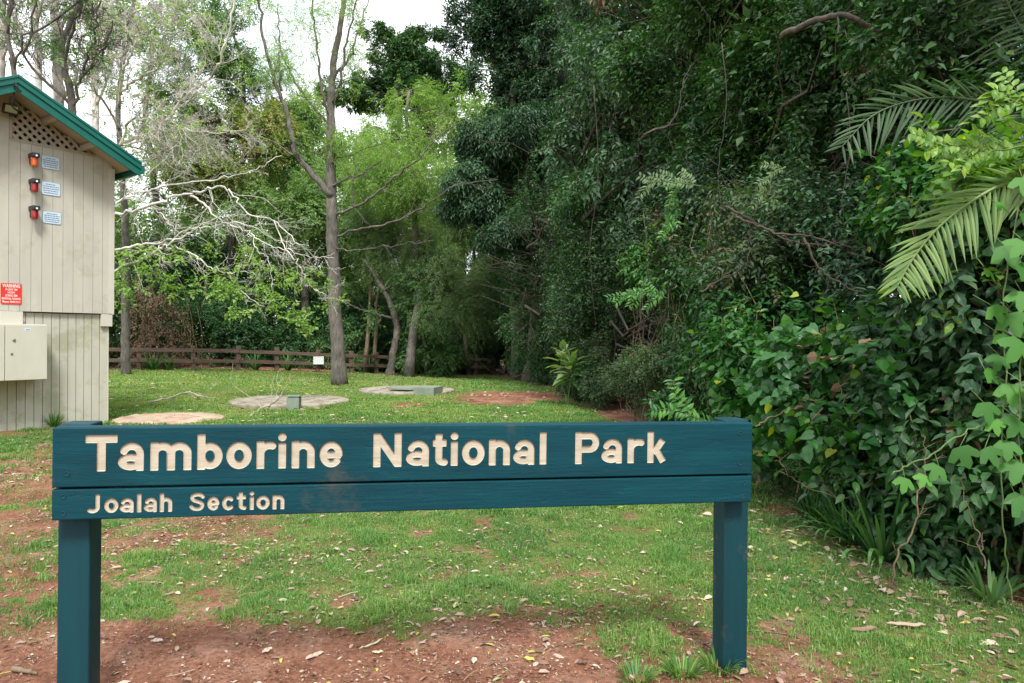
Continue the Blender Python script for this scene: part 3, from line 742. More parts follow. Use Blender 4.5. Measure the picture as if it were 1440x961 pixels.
for (x0, x1, y0, y1), lab in zip([(58, 84, 221, 241), (58, 85, 257, 277.5), (59.5, 86, 298, 317)], labs):
    s0, z1 = on_wall(x1, y0+1.5); s1, _ = on_wall(x0, y0); _, z0 = on_wall(x1, y1)
    t = empty('wall_notice', B((s0+s1)/2, z0, 0), lab, 'sign', 'pale blue notices on the gable wall')
    g = Geo(); plate(g, s0, s1, z0, z1, .001, .006); g.build('notice_border', M['edge'], t)
    g = Geo(); plate(g, s0+.007, s1-.007, z0+.007, z1-.007, .0062, .0085, .017); g.build('plate', M['signblue'], t)
    g = Geo(); rr = random.Random(x0+y0); hgt = z1-z0
    for k in range(5):
        wd = (s1-s0)*(.82 if 0 < k < 4 else (.55 if k == 0 else .75)); zc = z1-hgt*(.2+.155*k); s = (s0+s1)/2+wd/2
        while s > (s0+s1)/2-wd/2+.01:
            q = rr.uniform(.015, .04); q = min(q, s-((s0+s1)/2-wd/2)); wbox(g, s-q, s, zc-.0055, zc+.0055, .0086, .0098); s -= q+.006
    g.build('lettering', M['ink'], t)
s0, z1 = on_wall(30.5, 399.5); s1, _ = on_wall(.8, 398); _, z0 = on_wall(31, 429)
t = empty('warning_sign', B((s0+s1)/2, z0, 0), 'red warning sign with white lettering on the cream wall', 'sign')
g = Geo(); plate(g, s0, s1, z0, z1, .001, .006); g.build('plate', M['signred'], t)
sm = (s0+s1)/2; hh = z1-z0; ww = s1-s0
for txt, f, sz, wd in (('WARNING', .13, .054, .84), ('IF LIGHT ON', .30, .032, .56), ('NOTIFY', .445, .032, .36), ('SCENIC RIM', .585, .032, .56), ('REGIONAL COUNCIL', .73, .031, .90), ('Phone: 5540 5111', .88, .031, .84)):
    text_mesh(txt, sz*1.18, M['inkwhite'], 'lettering', t, sm, z1-hh*f, .0075, ww*wd)
# grey-cream cabinet
cb0, cz1 = on_wall(67, 456.5, .36); _, cz0 = on_wall(67, 534, .36); cb1 = cb0+.86
t = empty('switch_cabinet', B(cb0, cz0, .2), 'cream metal electrical cabinet with round locks on lower wall', 'cabinet')
g = Geo(); wbox(g, cb0, cb1, cz0, cz1, -.045, .34); bevel(g.build('cabinet_body', M['cabinet'], t), .006)
sp_, _ = on_wall(7, 500, .36)
dr_ = None
g = Geo(); wbox(g, cb0+.004, sp_-.004, cz0+.006, cz1-.012, .342, .360); dr_ = bevel(g.build('door', M['cabinet'], t), .004)
g = Geo(); wbox(g, sp_+.004, cb1-.004, cz0+.006, cz1-.012, .342, .360); bevel(g.build('door', M['cabinet'], t), .004)
for px, py, r0 in ((19.5, 478.5, .017), (16, 497.5, .013)):
    s, z_ = on_wall(px, py, .36); g = Geo(); c0 = B(s, z_, .361); g.tube([c0, c0+bn*.012, c0+bn*.014], [r0, r0, r0*.6], 14); g.build('lock', M['metal'], t).parent = dr_
s, z_ = on_wall(39, 463.5, .36); g = Geo(); wbox(g, s-.034, s+.034, z_-.016, z_+.016, .3605, .3625); lp_ = g.build('label_plate', M['signblue'], t); lp_.parent = dr_
g = Geo(); wbox(g, s-.024, s+.024, z_-.004, z_+.004, .3626, .3634); g.build('label_print', M['ink'], t)
# flood light below the apex
s, z_ = on_wall(13, 158, .1); t = empty('flood_light', B(s, z_, 0), 'dark flood lamp with cable under the gable apex', 'lamp')
g = Geo(); g.box(B(s, z_+.03, .14), bu*.085, bz*.055+bn*.03, bn*.03-bz*.015); g.box(B(s-.05, z_, .06), bu*.02, bz*.02, bn*.06); bevel(g.build('housing', M['black'], t), .008)
g = Geo(); g.box(B(s, z_+.025, .178), bu*.07, bz*.04+bn*.022, bn*.002); g.build('lamp_glass', M['metal'], t)
s2, z2 = on_wall(19, 132, .44)
g = Geo(); g.tube(smooth_path([B(s-.05, z_, .05), B(s-.12, z_+.02, .1), B(s2, z2-.15, .4), B(s2, z2, .46), B(s2+.01, z2+.09, .53), B(s2-.05, z2+.02, .535), B(s2+.03, z2+.16, .5)], 5), .009, 6); g.build('cable', M['black'], t, smooth=True)

# ------------------------------------------------------------------ lids, boxes
def disc(name, c, rad, h, lab, mat, seed):
    z0 = float(T(c[0], c[1])); r = np.random.default_rng(seed)
    nr_, na_ = 14, 64; rr = np.linspace(0, 1, nr_); an = np.arange(na_)*2*pi/na_
    wob = 1+.006*np.sin(an*3+seed)+.004*r.normal(size=na_)
    V = [];
    for q in rr:
        z_ = z0+h+.012*(1-q*q)-(.012 if q == 1 else 0)
        V.append(np.stack([c[0]+rad*q*wob*np.cos(an), c[1]+rad*q*wob*np.sin(an), z_+.004*r.normal(size=na_)*(q > 0)], -1))
    V.append(np.stack([c[0]+rad*1.01*wob*np.cos(an), c[1]+rad*1.01*wob*np.sin(an), np.full(na_, z0+h-.03)], -1))
    V.append(np.stack([c[0]+rad*1.01*wob*np.cos(an), c[1]+rad*1.01*wob*np.sin(an), np.full(na_, z0-.1)], -1))
    n_ = len(V); i = np.arange(n_-1)[:, None]*na_; j = np.arange(na_)[None]
    g = Geo(); g.add(np.concatenate(V), np.stack([i+j, i+na_+j, i+na_+(j+1) % na_, i+(j+1) % na_], -1).reshape(-1, 4))
    o = g.build(name, mat, base=(c[0], c[1], z0)); tag(o, lab, 'tank lid', 'round concrete tank lids in the lawn'); return o
disc('tank_lid', lidc[0], .77, .035, 'pinkish round concrete tank lid nearest the cream building', M['concretepink'], 1)
disc('tank_lid', lidc[1], 1.09, .07, 'round grey concrete tank lid with a small upright box at its edge', M['concrete'], 2)
disc('tank_lid', lidc[2], 1.09, .08, 'farthest round concrete tank lid with a long low box on it', M['concrete'], 3)
def boxg(name, px, py, w_, d_, h_, rot, lab, mat, capm=.02):
    p = G(px, py); z0 = float(T(p[0], p[1])); a = R_(rot)
    x_ = np.array([cos(a), sin(a), 0]); y_ = np.array([-sin(a), cos(a), 0])
    t = empty(name, (p[0], p[1], z0), lab, 'box')
    c = np.array([p[0], p[1], z0])+y_*d_/2
    g = Geo(); g.box(c+bz*(h_/2-.05), x_*w_/2, y_*d_/2, bz*(h_/2+.05-.014)); bevel(g.build('box_body', mat, t), .006)
    g = Geo(); g.box(c+bz*(h_-.002+capm/2), x_*(w_/2+.008), y_*(d_/2+.008), bz*(capm/2)); bevel(g.build('box_lid', mat, t), .004)
boxg('vent_box', 411.5, 577, .21, .2, .235, 4, 'small upright grey green box beside the middle tank lid', M['greybox'])
p = G(603, 557)
t = empty('riser_box', (p[0], p[1], float(T(p[0], p[1]))), 'long low grey green riser box lying on the farthest tank lid', 'box')
a = R_(-14); x_ = np.array([cos(a), sin(a), 0]); y_ = np.array([-sin(a), cos(a), 0]); z0 = float(T(p[0], p[1]))
c = np.array([p[0]-.05, p[1]+.32, z0])
g = Geo(); g.box(c+bz*.08, x_*.24, y_*.30, bz*.10); bevel(g.build('box_body', M['greybox'], t), .006)
g = Geo(); g.box(c-x_*.565+y_*.06+bz*.122, x_*.32, y_*.24, bz*.024); bevel(g.build('cover_slab', M['greybox'], t), .006)

# ------------------------------------------------------------------ rail fence
fpx = [(133, 24.6), (196, 25.1), (272, 25.7), (335, 26.6), (389, 27.6), (447, 28.6), (494, 29.6), (529, 30.7), (568, 31.8), (604, 32.8), (637, 33.7), (668, 34.5), (694, 35.2)]
fp = []
for px, z_ in fpx:
    p = P(px, 520, z_); fp.append(np.array([p[0], p[1], float(T(p[0], p[1]))]))
fp.insert(0, fp[0]-(fp[1]-fp[0])*1.0); fp.insert(0, fp[0]-(fp[1]-fp[0]))
fence = empty('rail_fence', fp[0], 'low brown timber fence with two horizontal rails along the forest', 'fence')
rr = random.Random(4)
for i_, p in enumerate(fp):
    d = nrm((fp[min(i_+1, len(fp)-1)]-fp[max(i_-1, 0)])*np.array([1, 1, 0])); q = np.cross(d, bz)
    g = Geo(); h_ = .92+rr.uniform(-.03, .03); ln_ = np.array([rr.uniform(-.02, .02), rr.uniform(-.02, .02), 1])
    g.box(p+bz*(h_/2-.1), d*.075, q*.075, ln_*(h_/2+.1)); bevel(g.build('post', M['fence'], fence), .02, 2)
for hz in (.74, .36):
    for a, b_ in zip(fp[:-1], fp[1:]):
        d = b_-a; ln_ = np.linalg.norm(d); t_ = d/ln_; q = nrm(np.cross(t_, bz)); up_ = np.cross(q, t_)
        j1, j2 = rr.uniform(-.015, .015), rr.uniform(-.015, .015)
        A_ = a+bz*(hz+j1)+q*.105; B_ = b_+bz*(hz+j2)+q*.105; t_ = nrm(B_-A_)
        g = Geo(); g.box((A_+B_)/2, t_*(ln_/2-.006), q*.028, np.cross(q, t_)*.065); bevel(g.build('rail', M['fence'], fence), .006)
s_p = fp[7]+np.array([0, 0, 0]); dq = nrm((fp[8]-fp[7])*np.array([1, 1, 0])); qn = np.cross(dq, bz)
if qn[1] > 0: qn = -qn
t = empty('fence_notice', s_p, 'small white notice fixed to the rail fence left of the tall trunk', 'sign')
c = P(448, 507, float(s_p[1])-.22); g = Geo(); g.box(c, np.array([.19, .05, 0]), bz*.155, np.array([.0, .004, 0])); g.build('plate', M['signwhite'], t)
g = Geo(); rd = random.Random(2)
for k in range(6):
    x0 = -.16
    while x0 < .15:
        q = rd.uniform(.02, .06) if k else .03
        g.box(c+np.array([x0+q/2, (x0+q/2)*.26-.0062, .125-.045*k]), np.array([q/2, q/2*.26, 0]), bz*(.012 if k == 0 else .006), np.array([0, .001, 0])); x0 += q+.012
g.build('lettering', M['inkgrey'], t)

# ------------------------------------------------------------------ trees in the clearing and behind the fence
def pc(px, py, Z_, r, ry=None, rz=None):
    p = P(px, py, Z_); return [p[0], p[1], p[2], r, ry or r, rz or r]
def paths_tree(name, label, base, paths, r0s, bark, seed, lev=2, nch=9, lenf=.38, rmin=.006, ang=.9, grav=0.0, amp=.02):
    r = np.random.default_rng(seed); base = np.array([base[0], base[1], float(T(base[0], base[1]))-.05])
    t = empty(name, base, label, 'tree'); tips = []
    g = Geo(); first = True
    for pts, (ra, rb) in zip(paths, r0s):
        q = smooth_path(pts, 6, r, amp if not first else min(amp, .012))
        rad = np.linspace(ra, rb, len(q))
        if first: rad = np.interp(np.linspace(0, 1, len(q)), [0, .05, .14, 1], [ra*1.35, ra*1.12, ra, rb])
        gg = g if first else g2 if 'g2' in dir() else None
        (g if first else _sub).tube(q, rad, 10 if first else 7)
        if first: _sub = Geo()
        if not first or len(paths) == 1: sprout(_sub, q, ra*.8, r, lev, nch, lenf, ang, 4, rmin, grav, .12, tips)
        first = False
    g.build('trunk', M[bark], t, smooth=True); _sub.build('branches', M[bark], t, smooth=True)
    return t, tips
def pp(lst, Z_):
    out = []
    for i, q in enumerate(lst):
        z_ = q[2] if len(q) > 2 else Z_
        out.append(P(q[0], q[1], z_))
    return out

# the tall trunk in the middle
bx = G(478, 540)
main = [np.array([bx[0], bx[1], -.05])]+pp([(474, 470), (469, 380), (466, 300), (465, 240), (465, 180), (466, 130), (470, 80), (480, 30), (487, -30), (492, -90)], 19.1)
limbs = [pp([(466, 276), (440, 246, 19), (420, 222, 18.9), (410, 190, 18.8), (400, 150, 18.8), (388, 118, 18.7), (372, 60, 18.6), (364, 0, 18.5), (358, -60, 18.5)], 19),
         pp([(396, 128, 18.8), (392, 90, 19), (394, 50, 19.2), (390, 10, 19.4)], 19),
         pp([(465, 180), (440, 150, 19.4), (415, 115, 19.8), (398, 80, 20), (385, 50, 20)], 19.1),
         pp([(465, 170), (454, 130, 18.8), (446, 70, 18.7), (440, 10, 18.6), (436, -60, 18.5)], 19.1),
         pp([(468, 110), (492, 80, 19.3), (505, 40, 19.6), (522, -10, 19.8)], 19.1),
         pp([(466, 150), (478, 120, 18.7), (486, 60, 18.4), (500, 10, 18.2), (506, -50, 18)], 19.1),
         pp([(474, 302), (500, 292, 18.8), (530, 272, 18.5), (560, 245, 18.2), (590, 222, 17.9), (618, 192, 17.7), (655, 168, 17.5)], 19),
         pp([(474, 332), (510, 322, 19), (555, 312, 18.8), (600, 288, 18.5), (640, 262, 18.2), (700, 252, 18)], 19),
         pp([(468, 262), (490, 250, 19.2), (505, 246, 19.4), (530, 232, 19.8), (560, 215, 20)], 19),
         pp([(468, 232), (478, 205, 19), (482, 195, 18.9)], 19), pp([(466, 222), (488, 220, 19.3), (520, 208, 19.6), (545, 200, 19.8)], 19),
         pp([(462, 218), (448, 212, 18.8), (440, 214, 18.6)], 19), pp([(470, 350), (500, 352, 18.6), (560, 345, 18.3), (610, 338, 18.2)], 19),
         pp([(498, 292, 18.8), (494, 262, 18.8), (500, 240, 18.8), (507, 214, 18.8)], 18.8)]
rs = [(.172, .04), (.092, .022), (.035, .012), (.035, .012), (.042, .014), (.042, .014), (.045, .012), (.040, .009), (.034, .008), (.034, .01), (.028, .01), (.025, .008), (.022, .01), (.018, .006), (.018, .006)]
t, tips = paths_tree('tall_tree', 'tall grey brown trunk forking left, standing alone on the lawn', (bx[0], bx[1]), [main]+limbs, rs, 'bark', 11, 3, 9, .26, .005, .9, .0, .018)
rr = np.random.default_rng(5)
cl = [[*(p+rr.normal(size=3)*.15), .35, .35, .2] for p, d in tips if p[2] > 6.3 and rr.uniform() < .6]
cl += [pc(x, y, z_, .5, .5, .28) for x, y, z_ in [(440, 60, 19), (405, 30, 19), (505, 70, 19), (470, 20, 18.5), (430, 10, 19), (520, 30, 20), (550, 215, 19), (600, 195, 18), (640, 165, 17.6), (585, 240, 18), (545, 255, 18.6), (380, 15, 18.6), (455, 150, 19.3), (480, 85, 19)]]
fo = Geo(); foliage(fo, cl, 24000, .065, .018, 'rhomb', 51, 12, .3, .5, gap=-.1, lo=.1, vbase=.15)
fo.build('crown', M['light'], t)

# thin brown trunk left with pale bare branches spreading behind the building
b2 = P(177, 526, 22.5)
tA, tipsA = paths_tree('bare_tree', 'slim trunk behind the building corner with pale leafless branches high above the roof', (b2[0], b2[1]),
  [[np.array([b2[0], b2[1], -.1])]+pp([(176, 450), (177, 380), (175, 300), (172, 250), (168, 200), (166, 150), (170, 110), (176, 70), (186, 20), (192, -40)], 22.5),
   pp([(168, 204), (200, 190, 21.5), (235, 170, 20.5), (262, 135, 20), (295, 108, 19.5), (315, 72, 19), (330, 0, 18.8), (334, -50, 18.5)], 22.5),
   pp([(168, 203), (186, 168, 22), (215, 170, 21), (250, 178, 20), (300, 188, 19.5), (350, 182, 19)], 22.5),
   pp([(169, 208), (200, 198, 21), (230, 192, 20.4), (260, 196, 20), (300, 186, 19.6)], 22.5),
   pp([(166, 150), (176, 95, 21.6), (192, 62, 21), (215, 40, 20.5), (245, 20, 20), (275, 28, 19.6)], 22.5),
   pp([(168, 130), (196, 110, 21), (225, 90, 20.4), (240, 50, 20), (250, -20, 19.5)], 22.5),
   pp([(168, 180), (150, 150, 21), (130, 120, 20), (120, 70, 20), (110, 20, 19.5)], 22.5),
   pp([(170, 95), (150, 60, 22), (140, 20, 22), (128, -40, 22)], 22.5), pp([(185, 22), (215, 0, 22), (235, -30, 21)], 22.5),
   pp([(172, 225), (200, 212, 21.5), (230, 222, 21), (262, 214, 20.5)], 22.5)],
  [(.115, .045), (.058, .018), (.042, .010), (.034, .010), (.045, .012), (.042, .012), (.042, .012), (.036, .012), (.03, .01), (.03, .008)], 'barkghost', 12, 3, 26, .40, .0048, .8, .08, .025)
[c for c in tA.children if c.name.startswith('trunk')][0].data.materials[0] = M['bark']
cl = [[*p, .22, .22, .12] for p, d in tipsA if rr.uniform() < .035]
fo = Geo(); foliage(fo, cl, 5000, .09, .05, 'rhomb', 52, 7, .2, .4, lo=.1, vbase=.2); fo.build('crown', M['light'], tA)

# nearer bare tree, its trunk hidden by the building
b3 = P(118, 520, 14.6)
tB, tipsB = paths_tree('bare_tree', 'leafless pale tree whose long low branches reach out from behind the building', (b3[0], b3[1]),
  [[np.array([b3[0], b3[1], -.05])]+pp([(118, 440), (117, 380), (119, 320), (110, 270), (104, 200)], 14.6),
   pp([(119, 320), (150, 307, 14.4), (180, 300, 14.2), (210, 290, 14), (245, 277, 13.9), (275, 272, 13.8), (312, 262, 13.7), (330, 278, 13.6), (350, 302, 13.5), (385, 310, 13.4), (420, 345, 13.3)], 14.6),
   pp([(119, 318), (150, 300, 14.8), (172, 280, 15), (200, 270, 15.1), (235, 262, 15.1), (280, 255, 15.2), (330, 248, 15.2), (360, 238, 15.3), (395, 218, 15.4)], 14.6),
   pp([(268, 276, 13.8), (290, 290, 13.7), (310, 310, 13.6), (335, 322, 13.5), (352, 328, 13.4), (362, 352, 13.3), (378, 366, 13.2), (382, 408, 13.1)], 13.8),
   pp([(118, 385), (150, 358, 14.3), (190, 345, 14.1), (235, 340, 14), (262, 325, 13.9), (295, 320, 13.8), (338, 314, 13.7), (390, 338, 13.6), (430, 345, 13.5)], 14.6),
   pp([(118, 400), (160, 382, 14.2), (205, 362, 14), (232, 346, 13.8), (258, 334, 13.7), (280, 318, 13.6), (330, 300, 13.5)], 14.6),
   pp([(190, 275, 15), (212, 290, 14.8), (230, 305, 14.6), (245, 322, 14.4), (256, 333, 14.3)], 15),
   pp([(246, 346, 13.8), (270, 358, 13.7), (295, 375, 13.6), (318, 384, 13.5), (345, 382, 13.4), (365, 392, 13.4)], 13.8),
   pp([(320, 384, 13.5), (340, 410, 13.4), (365, 428, 13.3), (378, 426, 13.3)], 13.5),
   pp([(385, 310, 13.4), (400, 345, 13.3), (418, 370, 13.2), (428, 388, 13.1), (440, 405, 13), (455, 412, 13), (468, 425, 13)], 13.4),
   pp([(352, 328, 13.4), (376, 345, 13.2), (410, 352, 13.1), (440, 362, 13), (470, 362, 12.9)], 13.4),
   pp([(224, 345, 13.9), (226, 370, 13.8), (223, 385, 13.8), (226, 392, 13.7)], 13.9), pp([(160, 290, 14.4), (190, 268, 14.2), (192, 300, 14.1), (196, 335, 14)], 14.4),
   pp([(118, 300, 14.6), (150, 275, 14.4), (172, 255, 14.2), (186, 248, 14)], 14.6)],
  [(.11, .05), (.036, .008), (.032, .007), (.022, .005), (.030, .008), (.036, .008), (.015, .006), (.018, .005), (.010, .004), (.012, .004), (.011, .004), (.010, .004), (.013, .004), (.018, .005)], 'barkghost', 13, 3, 13, .36, .0028, .8, -.03, .018)
cl = [pc(x, y, z_, .26, .3, .07) for x, y, z_ in [(175, 362, 14), (190, 375, 14), (205, 355, 13.8), (182, 402, 13.9), (176, 425, 13.8), (232, 398, 13.6), (258, 393, 13.5), (292, 398, 13.4), (305, 410, 13.3), (330, 405, 13.3), (322, 412, 13.3), (338, 436, 13.2), (330, 398, 13.4), (385, 424, 13), (402, 432, 13), (415, 448, 13), (428, 458, 13), (398, 385, 13.2), (420, 392, 13.2), (360, 374, 13.4), (365, 400, 13.3), (310, 388, 13.4), (445, 390, 13), (472, 425, 12.9), (165, 395, 14), (250, 358, 13.8), (350, 345, 13.6)]]
cl += [pc(x, y, 13.5, .2, .2, .06) for x, y in [(340, 355), (300, 350), (215, 378), (275, 405), (242, 410), (376, 398), (407, 402), (430, 430), (330, 372)]]
fo = Geo(); foliage(fo, cl, 2100, .080, .050, 'rhomb', 53, 6, .16, .2, lo=.05, vbase=.10, gap=-2); fo.build('crown', M['light'], tB)

# pale ghostly trunks and dark limbs behind the roof
r9 = np.random.default_rng(9)
for i_, (lab, pts, Z_, ra, rb, bark, nch) in enumerate([
  ('grey dark forked tree trunk rising just behind the roof slope', [(104, 520), (103, 300), (101, 150), (90, 95), (88, 60), (100, 30), (114, -10), (120, -60)], 19, .11, .05, 'bark', 14),
  ('thick pale smooth trunk rising left of the dark forked trunk', [(88, 520), (86, 300), (83, 150), (80, 80), (76, 0), (74, -60)], 27, .20, .15, 'barkpale', 20),
  ('pale slender trunk above the roof between two thicker ones', [(60, 520), (56, 300), (54, 90), (50, 40), (44, -10), (42, -60)], 26, .13, .08, 'barkghost', 20),
  ('thin dark trunk above the roof apex nearest the left edge', [(22, 520), (22, 200), (20, 100), (10, 50), (14, 10), (26, -40)], 18, .07, .04, 'bark', 12),
  ('thick pale trunk at the far left edge above the roof', [(2, 520), (0, 200), (1, 90), (3, 20), (8, -50)], 28, .17, .12, 'barkpale', 12),
  ('pale trunk with sparse twigs right of the dark forked trunk', [(138, 520), (136, 300), (134, 150), (130, 80), (139, 40), (142, -60)], 25, .13, .07, 'barkghost', 24)]):
    a = P(pts[0][0], 500, Z_); pts3 = [np.array([a[0], a[1], -.1])]+pp(pts[1:], Z_)
    q = pts3[2:]; lim = [[q[0], q[0]+np.array([.9*r9.choice([-1, 1]), -.5, 1.4]), q[0]+np.array([1.6*r9.choice([-1, 1]), -.9, 3.0])], [q[1], q[1]+np.array([.8, -.6, 1.2]), q[1]+np.array([2.0, -1, 2.6])], [q[-2], q[-2]+np.array([-.9, -.6, 1.0]), q[-2]+np.array([-2.0, -1, 2.2])]]
    if i_ == 0: lim.append(pp([(101, 152), (112, 110, 18.7), (128, 70, 18.5), (136, 30, 18.4), (138, -20, 18.2)], 19)); lim.append(pp([(112, 110, 18.7), (130, 92, 18.6), (148, 70, 18.5), (160, 30, 18)], 18.7))
    tt, tips = paths_tree('slender_tree', lab, (a[0], a[1]), [pts3]+lim, [(ra, rb)]+[(ra*.4, .02)]*len(lim), bark, 60+i_, 3, nch, .5, .008, .9, .15, .04)
    tt['group'] = 'bare trunks rising behind the building'
    cl = [[*p, .4, .4, .22] for p, d in tips if rr.uniform() < (.022)]
    if cl: fo = Geo(); foliage(fo, cl, 1000, .12, .05, 'rhomb', 70+i_, 8, .3, .5, lo=.1, vbase=.15); fo.build('crown', M['mid'], tt)

# small crooked tree in front of the fence
b4 = P(548, 524, 29.5)
t, tips = paths_tree('crooked_tree', 'small crooked brown trunk in front of the fence right of the tall tree', (b4[0], b4[1]),
  [[np.array([b4[0], b4[1], float(T(b4[0], b4[1]))-.05])]+pp([(553, 498), (558, 465), (552, 435), (542, 412), (532, 396), (524, 382), (512, 366)], 29.4),
   pp([(552, 448), (530, 442, 29), (505, 435, 28.6), (486, 424, 28.3)], 29.4), pp([(552, 432), (572, 425, 29.2), (590, 405, 29), (605, 392, 28.8), (620, 384, 28.7)], 29.4), pp([(540, 410), (556, 395, 29), (575, 385, 29), (600, 372, 29)], 29.4)],
  [(.15, .05), (.05, .02), (.05, .02), (.045, .015)], 'bark', 14, 2, 6, .3, .01)
cl = [[*(p), .4, .4, .25] for p, d in tips if rr.uniform() < .35]
fo = Geo(); foliage(fo, cl, 4000, .11, .05, 'rhomb', 54, 8, .3, .4, lo=.1); fo.build('crown', M['mid'], t)
for lab, x, y, z_ in (('upper short bare leaning stem left of the crooked tree', 518, 430, 30.6), ('second short leaning stem close behind the crooked tree', 527, 438, 31.2)):
    a = P(x, 520, z_); t = empty('leaning_stem', (a[0], a[1], float(T(a[0], a[1]))), lab, 'tree')
    g = Geo(); g.tube(wig([a[0]-.1, a[1], T(a[0], a[1])-.1], P(x+6, 372, z_), 9, .04, r9), np.linspace(.10, .06, 9), 7); g.build('trunk', M['stem'], t, smooth=True)

# background trees (built where they stand; pixel columns only used to measure their places)
def btree(name, lab, px, Z_, topy, r0, cl, n, ln, wd, leaf, seed, k=7, bark='bark', **kw):
    a = P(px, 500, Z_); tp = P(px, topy, Z_)
    return tree(name, lab, 'tree', (a[0], a[1]), tp, r0, cl, n, ln, wd, leaf, bark, seed=seed, k=k, group='trees behind the fence', **kw)
btree('broadleaf_tree', 'dark green tree behind the pale bare branches right of the roof', 215, 31, 60, .2,
  [pc(225, 120, 31, 2.6, 2, 2.2), pc(265, 60, 31, 2.6, 2, 1.8), pc(200, 200, 30, 2.2, 2, 2.2), pc(185, 40, 32, 1.8, 1.8, 1.5), pc(235, 250, 31, 2, 2, 1.8), pc(210, 320, 30.5, 1.8, 2, 2)], 40000, .15, .065, 'glarepale', 201, gap=.0, vbase=.02)
btree('broadleaf_tree', 'tall green tree with an open crown between the bare branches and the sky', 325, 33, 40, .2,
  [pc(330, 95, 33, 1.9, 1.6, 1.5), pc(300, 30, 33, 2.2, 2, 1.4), pc(345, 130, 33, 1.2, 1.2, .9), pc(290, 100, 33, 1.5, 1.5, 1.3), pc(300, 160, 33, 1.4, 1.4, 1)], 24000, .15, .065, 'mid', 202, gap=.04)
btree('flowering_tree', 'olive tree with orange brown new leaves left of the tall trunk', 310, 32, 165, .2,
  [pc(290, 190, 32, 1.9, 2, 1.7), pc(345, 170, 33, 2.0, 2, 1.2), pc(350, 215, 31, 1.8, 2, 1.6), pc(280, 230, 31, 1.8, 2, 1.6), pc(385, 190, 32, 1.5, 2, 1.4), pc(330, 265, 31, 2, 2, 1.4)], 44000, .15, .07, 'olive', 203, gap=-.06)
btree('broadleaf_tree', 'bright mid green tree directly behind the fork of the tall trunk', 430, 33, 160, .2,
  [pc(400, 210, 33, 2.0, 2, 2.0), pc(430, 165, 34, 1.5, 2, 1.0), pc(440, 250, 32, 2.2, 2, 2.2), pc(390, 300, 31, 2.4, 2, 2.2), pc(450, 330, 32, 2, 2, 2), pc(350, 155, 35, 1.6, 2, .9)], 56000, .14, .06, 'glarepale', 204, gap=-.08, vbase=.16)
btree('feathery_tree', 'yellow green feathery tree right of the tall trunk', 575, 28.5, 130, .18,
  [pc(595, 165, 28.5, 1.4, 1.5, 1.0), pc(560, 215, 28.5, 1.8, 1.6, 1.2), pc(620, 195, 28, 1.3, 1.5, .9), pc(590, 240, 28, 1.6, 1.6, 1.1), pc(530, 260, 28.5, 1.6, 1.6, 1.1), pc(610, 130, 28.5, .9, 1, .6), pc(515, 190, 29, 1.2, 1.2, 1), pc(560, 130, 29, .9, 1, .7), pc(645, 165, 28, .9, 1, .6), pc(570, 290, 28.2, 1.5, 1.5, 1)], 70000, .10, .032, 'light', 205, k=9, gap=.06, per=12, twig=.45, droop=.5)
btree('fine_leaved_tree', 'grey green fine leaved tree with a rounded crown hanging over the fence', 600, 30, 330, .08,
  [pc(590, 370, 30, 2.2, 2, 1.6), pc(640, 385, 30, 1.8, 2, 1.6), pc(560, 340, 31, 2.0, 2, 1.4), pc(620, 430, 29.6, 2.2, 1.8, 1.2), pc(660, 440, 30, 1.6, 1.8, 1.4), pc(535, 320, 31, 1.5, 1.5, 1.4), pc(625, 340, 31, 1.6, 1.6, 1.1)], 75000, .11, .034, 'hazy', 206, k=9, gap=-.3, per=10, twig=.4, droop=.6)
btree('broadleaf_tree', 'soft green tree seen between the feathery tree and the dark wall of forest', 660, 34, 230, .10,
  [pc(650, 270, 34, 1.8, 2, 2), pc(680, 230, 34, 1.5, 2, 1.4), pc(640, 320, 33, 1.6, 2, 1.5), pc(500, 300, 33, 2, 2, 2), pc(490, 380, 33, 2.2, 2, 1.8), pc(520, 230, 34, 1.8, 2, 1.6)], 56000, .13, .055, 'glarepale', 207, gap=-.1, vbase=.1)
btree('layered_tree', 'dark layered tree top standing against the sky far behind', 545, 48, 60, .3,
  [pc(530, 50, 48, 1.5, 1.5, .6), pc(560, 75, 48, 2.4, 2, 1.0), pc(535, 110, 48, 3.0, 2, 1.5), pc(598, 52, 48, 1.6, 1.2, .45), pc(600, 85, 48, 1.5, 1.2, .6), pc(500, 140, 48, 2.8, 2, 1.8), pc(620, 95, 48, 1.8, 1.5, .8), pc(575, 140, 48, 3, 2, 1.8), pc(640, 130, 48, 2.6, 2, 1.6)], 70000, .22, .09, 'dark', 208, gap=-.12, per=7, vbase=.1)
btree('broadleaf_tree', 'dark bluish tree crown with sky gaps, left of the near forest canopy', 730, 28, 40, .26,
  [pc(690, 40, 28, 1.6, 1.6, 1.4), pc(725, 10, 28, 1.9, 1.9, 1.6), pc(750, 75, 28, 2.1, 1.8, 1.9), pc(680, 95, 28, 1.2, 1.2, 1.1), pc(715, 130, 28, 1.5, 1.5, 1.1), pc(770, 20, 27, 1.8, 1.8, 1.8), pc(760, 140, 27, 1.6, 1.6, 1.3)], 80000, .14, .065, 'blue', 209, gap=-.05, vbase=.0)
btree('drooping_tree', 'dark tree with drooping leafy limbs over the right end of the fence', 745, 25, 160, .24,
  [pc(690, 215, 25, 1.4, 1.6, 1.1), pc(665, 260, 25, 1.1, 1.3, .9), pc(715, 270, 25, 1.4, 1.6, 1.4), pc(740, 190, 25, 1.5, 1.6, 1.2), pc(660, 295, 25, .9, 1, .5), pc(735, 330, 24.6, 1.3, 1.3, 1.3), pc(700, 330, 25, .8, 1, .8)], 75000, .15, .052, 'blue', 210, gap=-.12, droop=.9, vbase=.08)

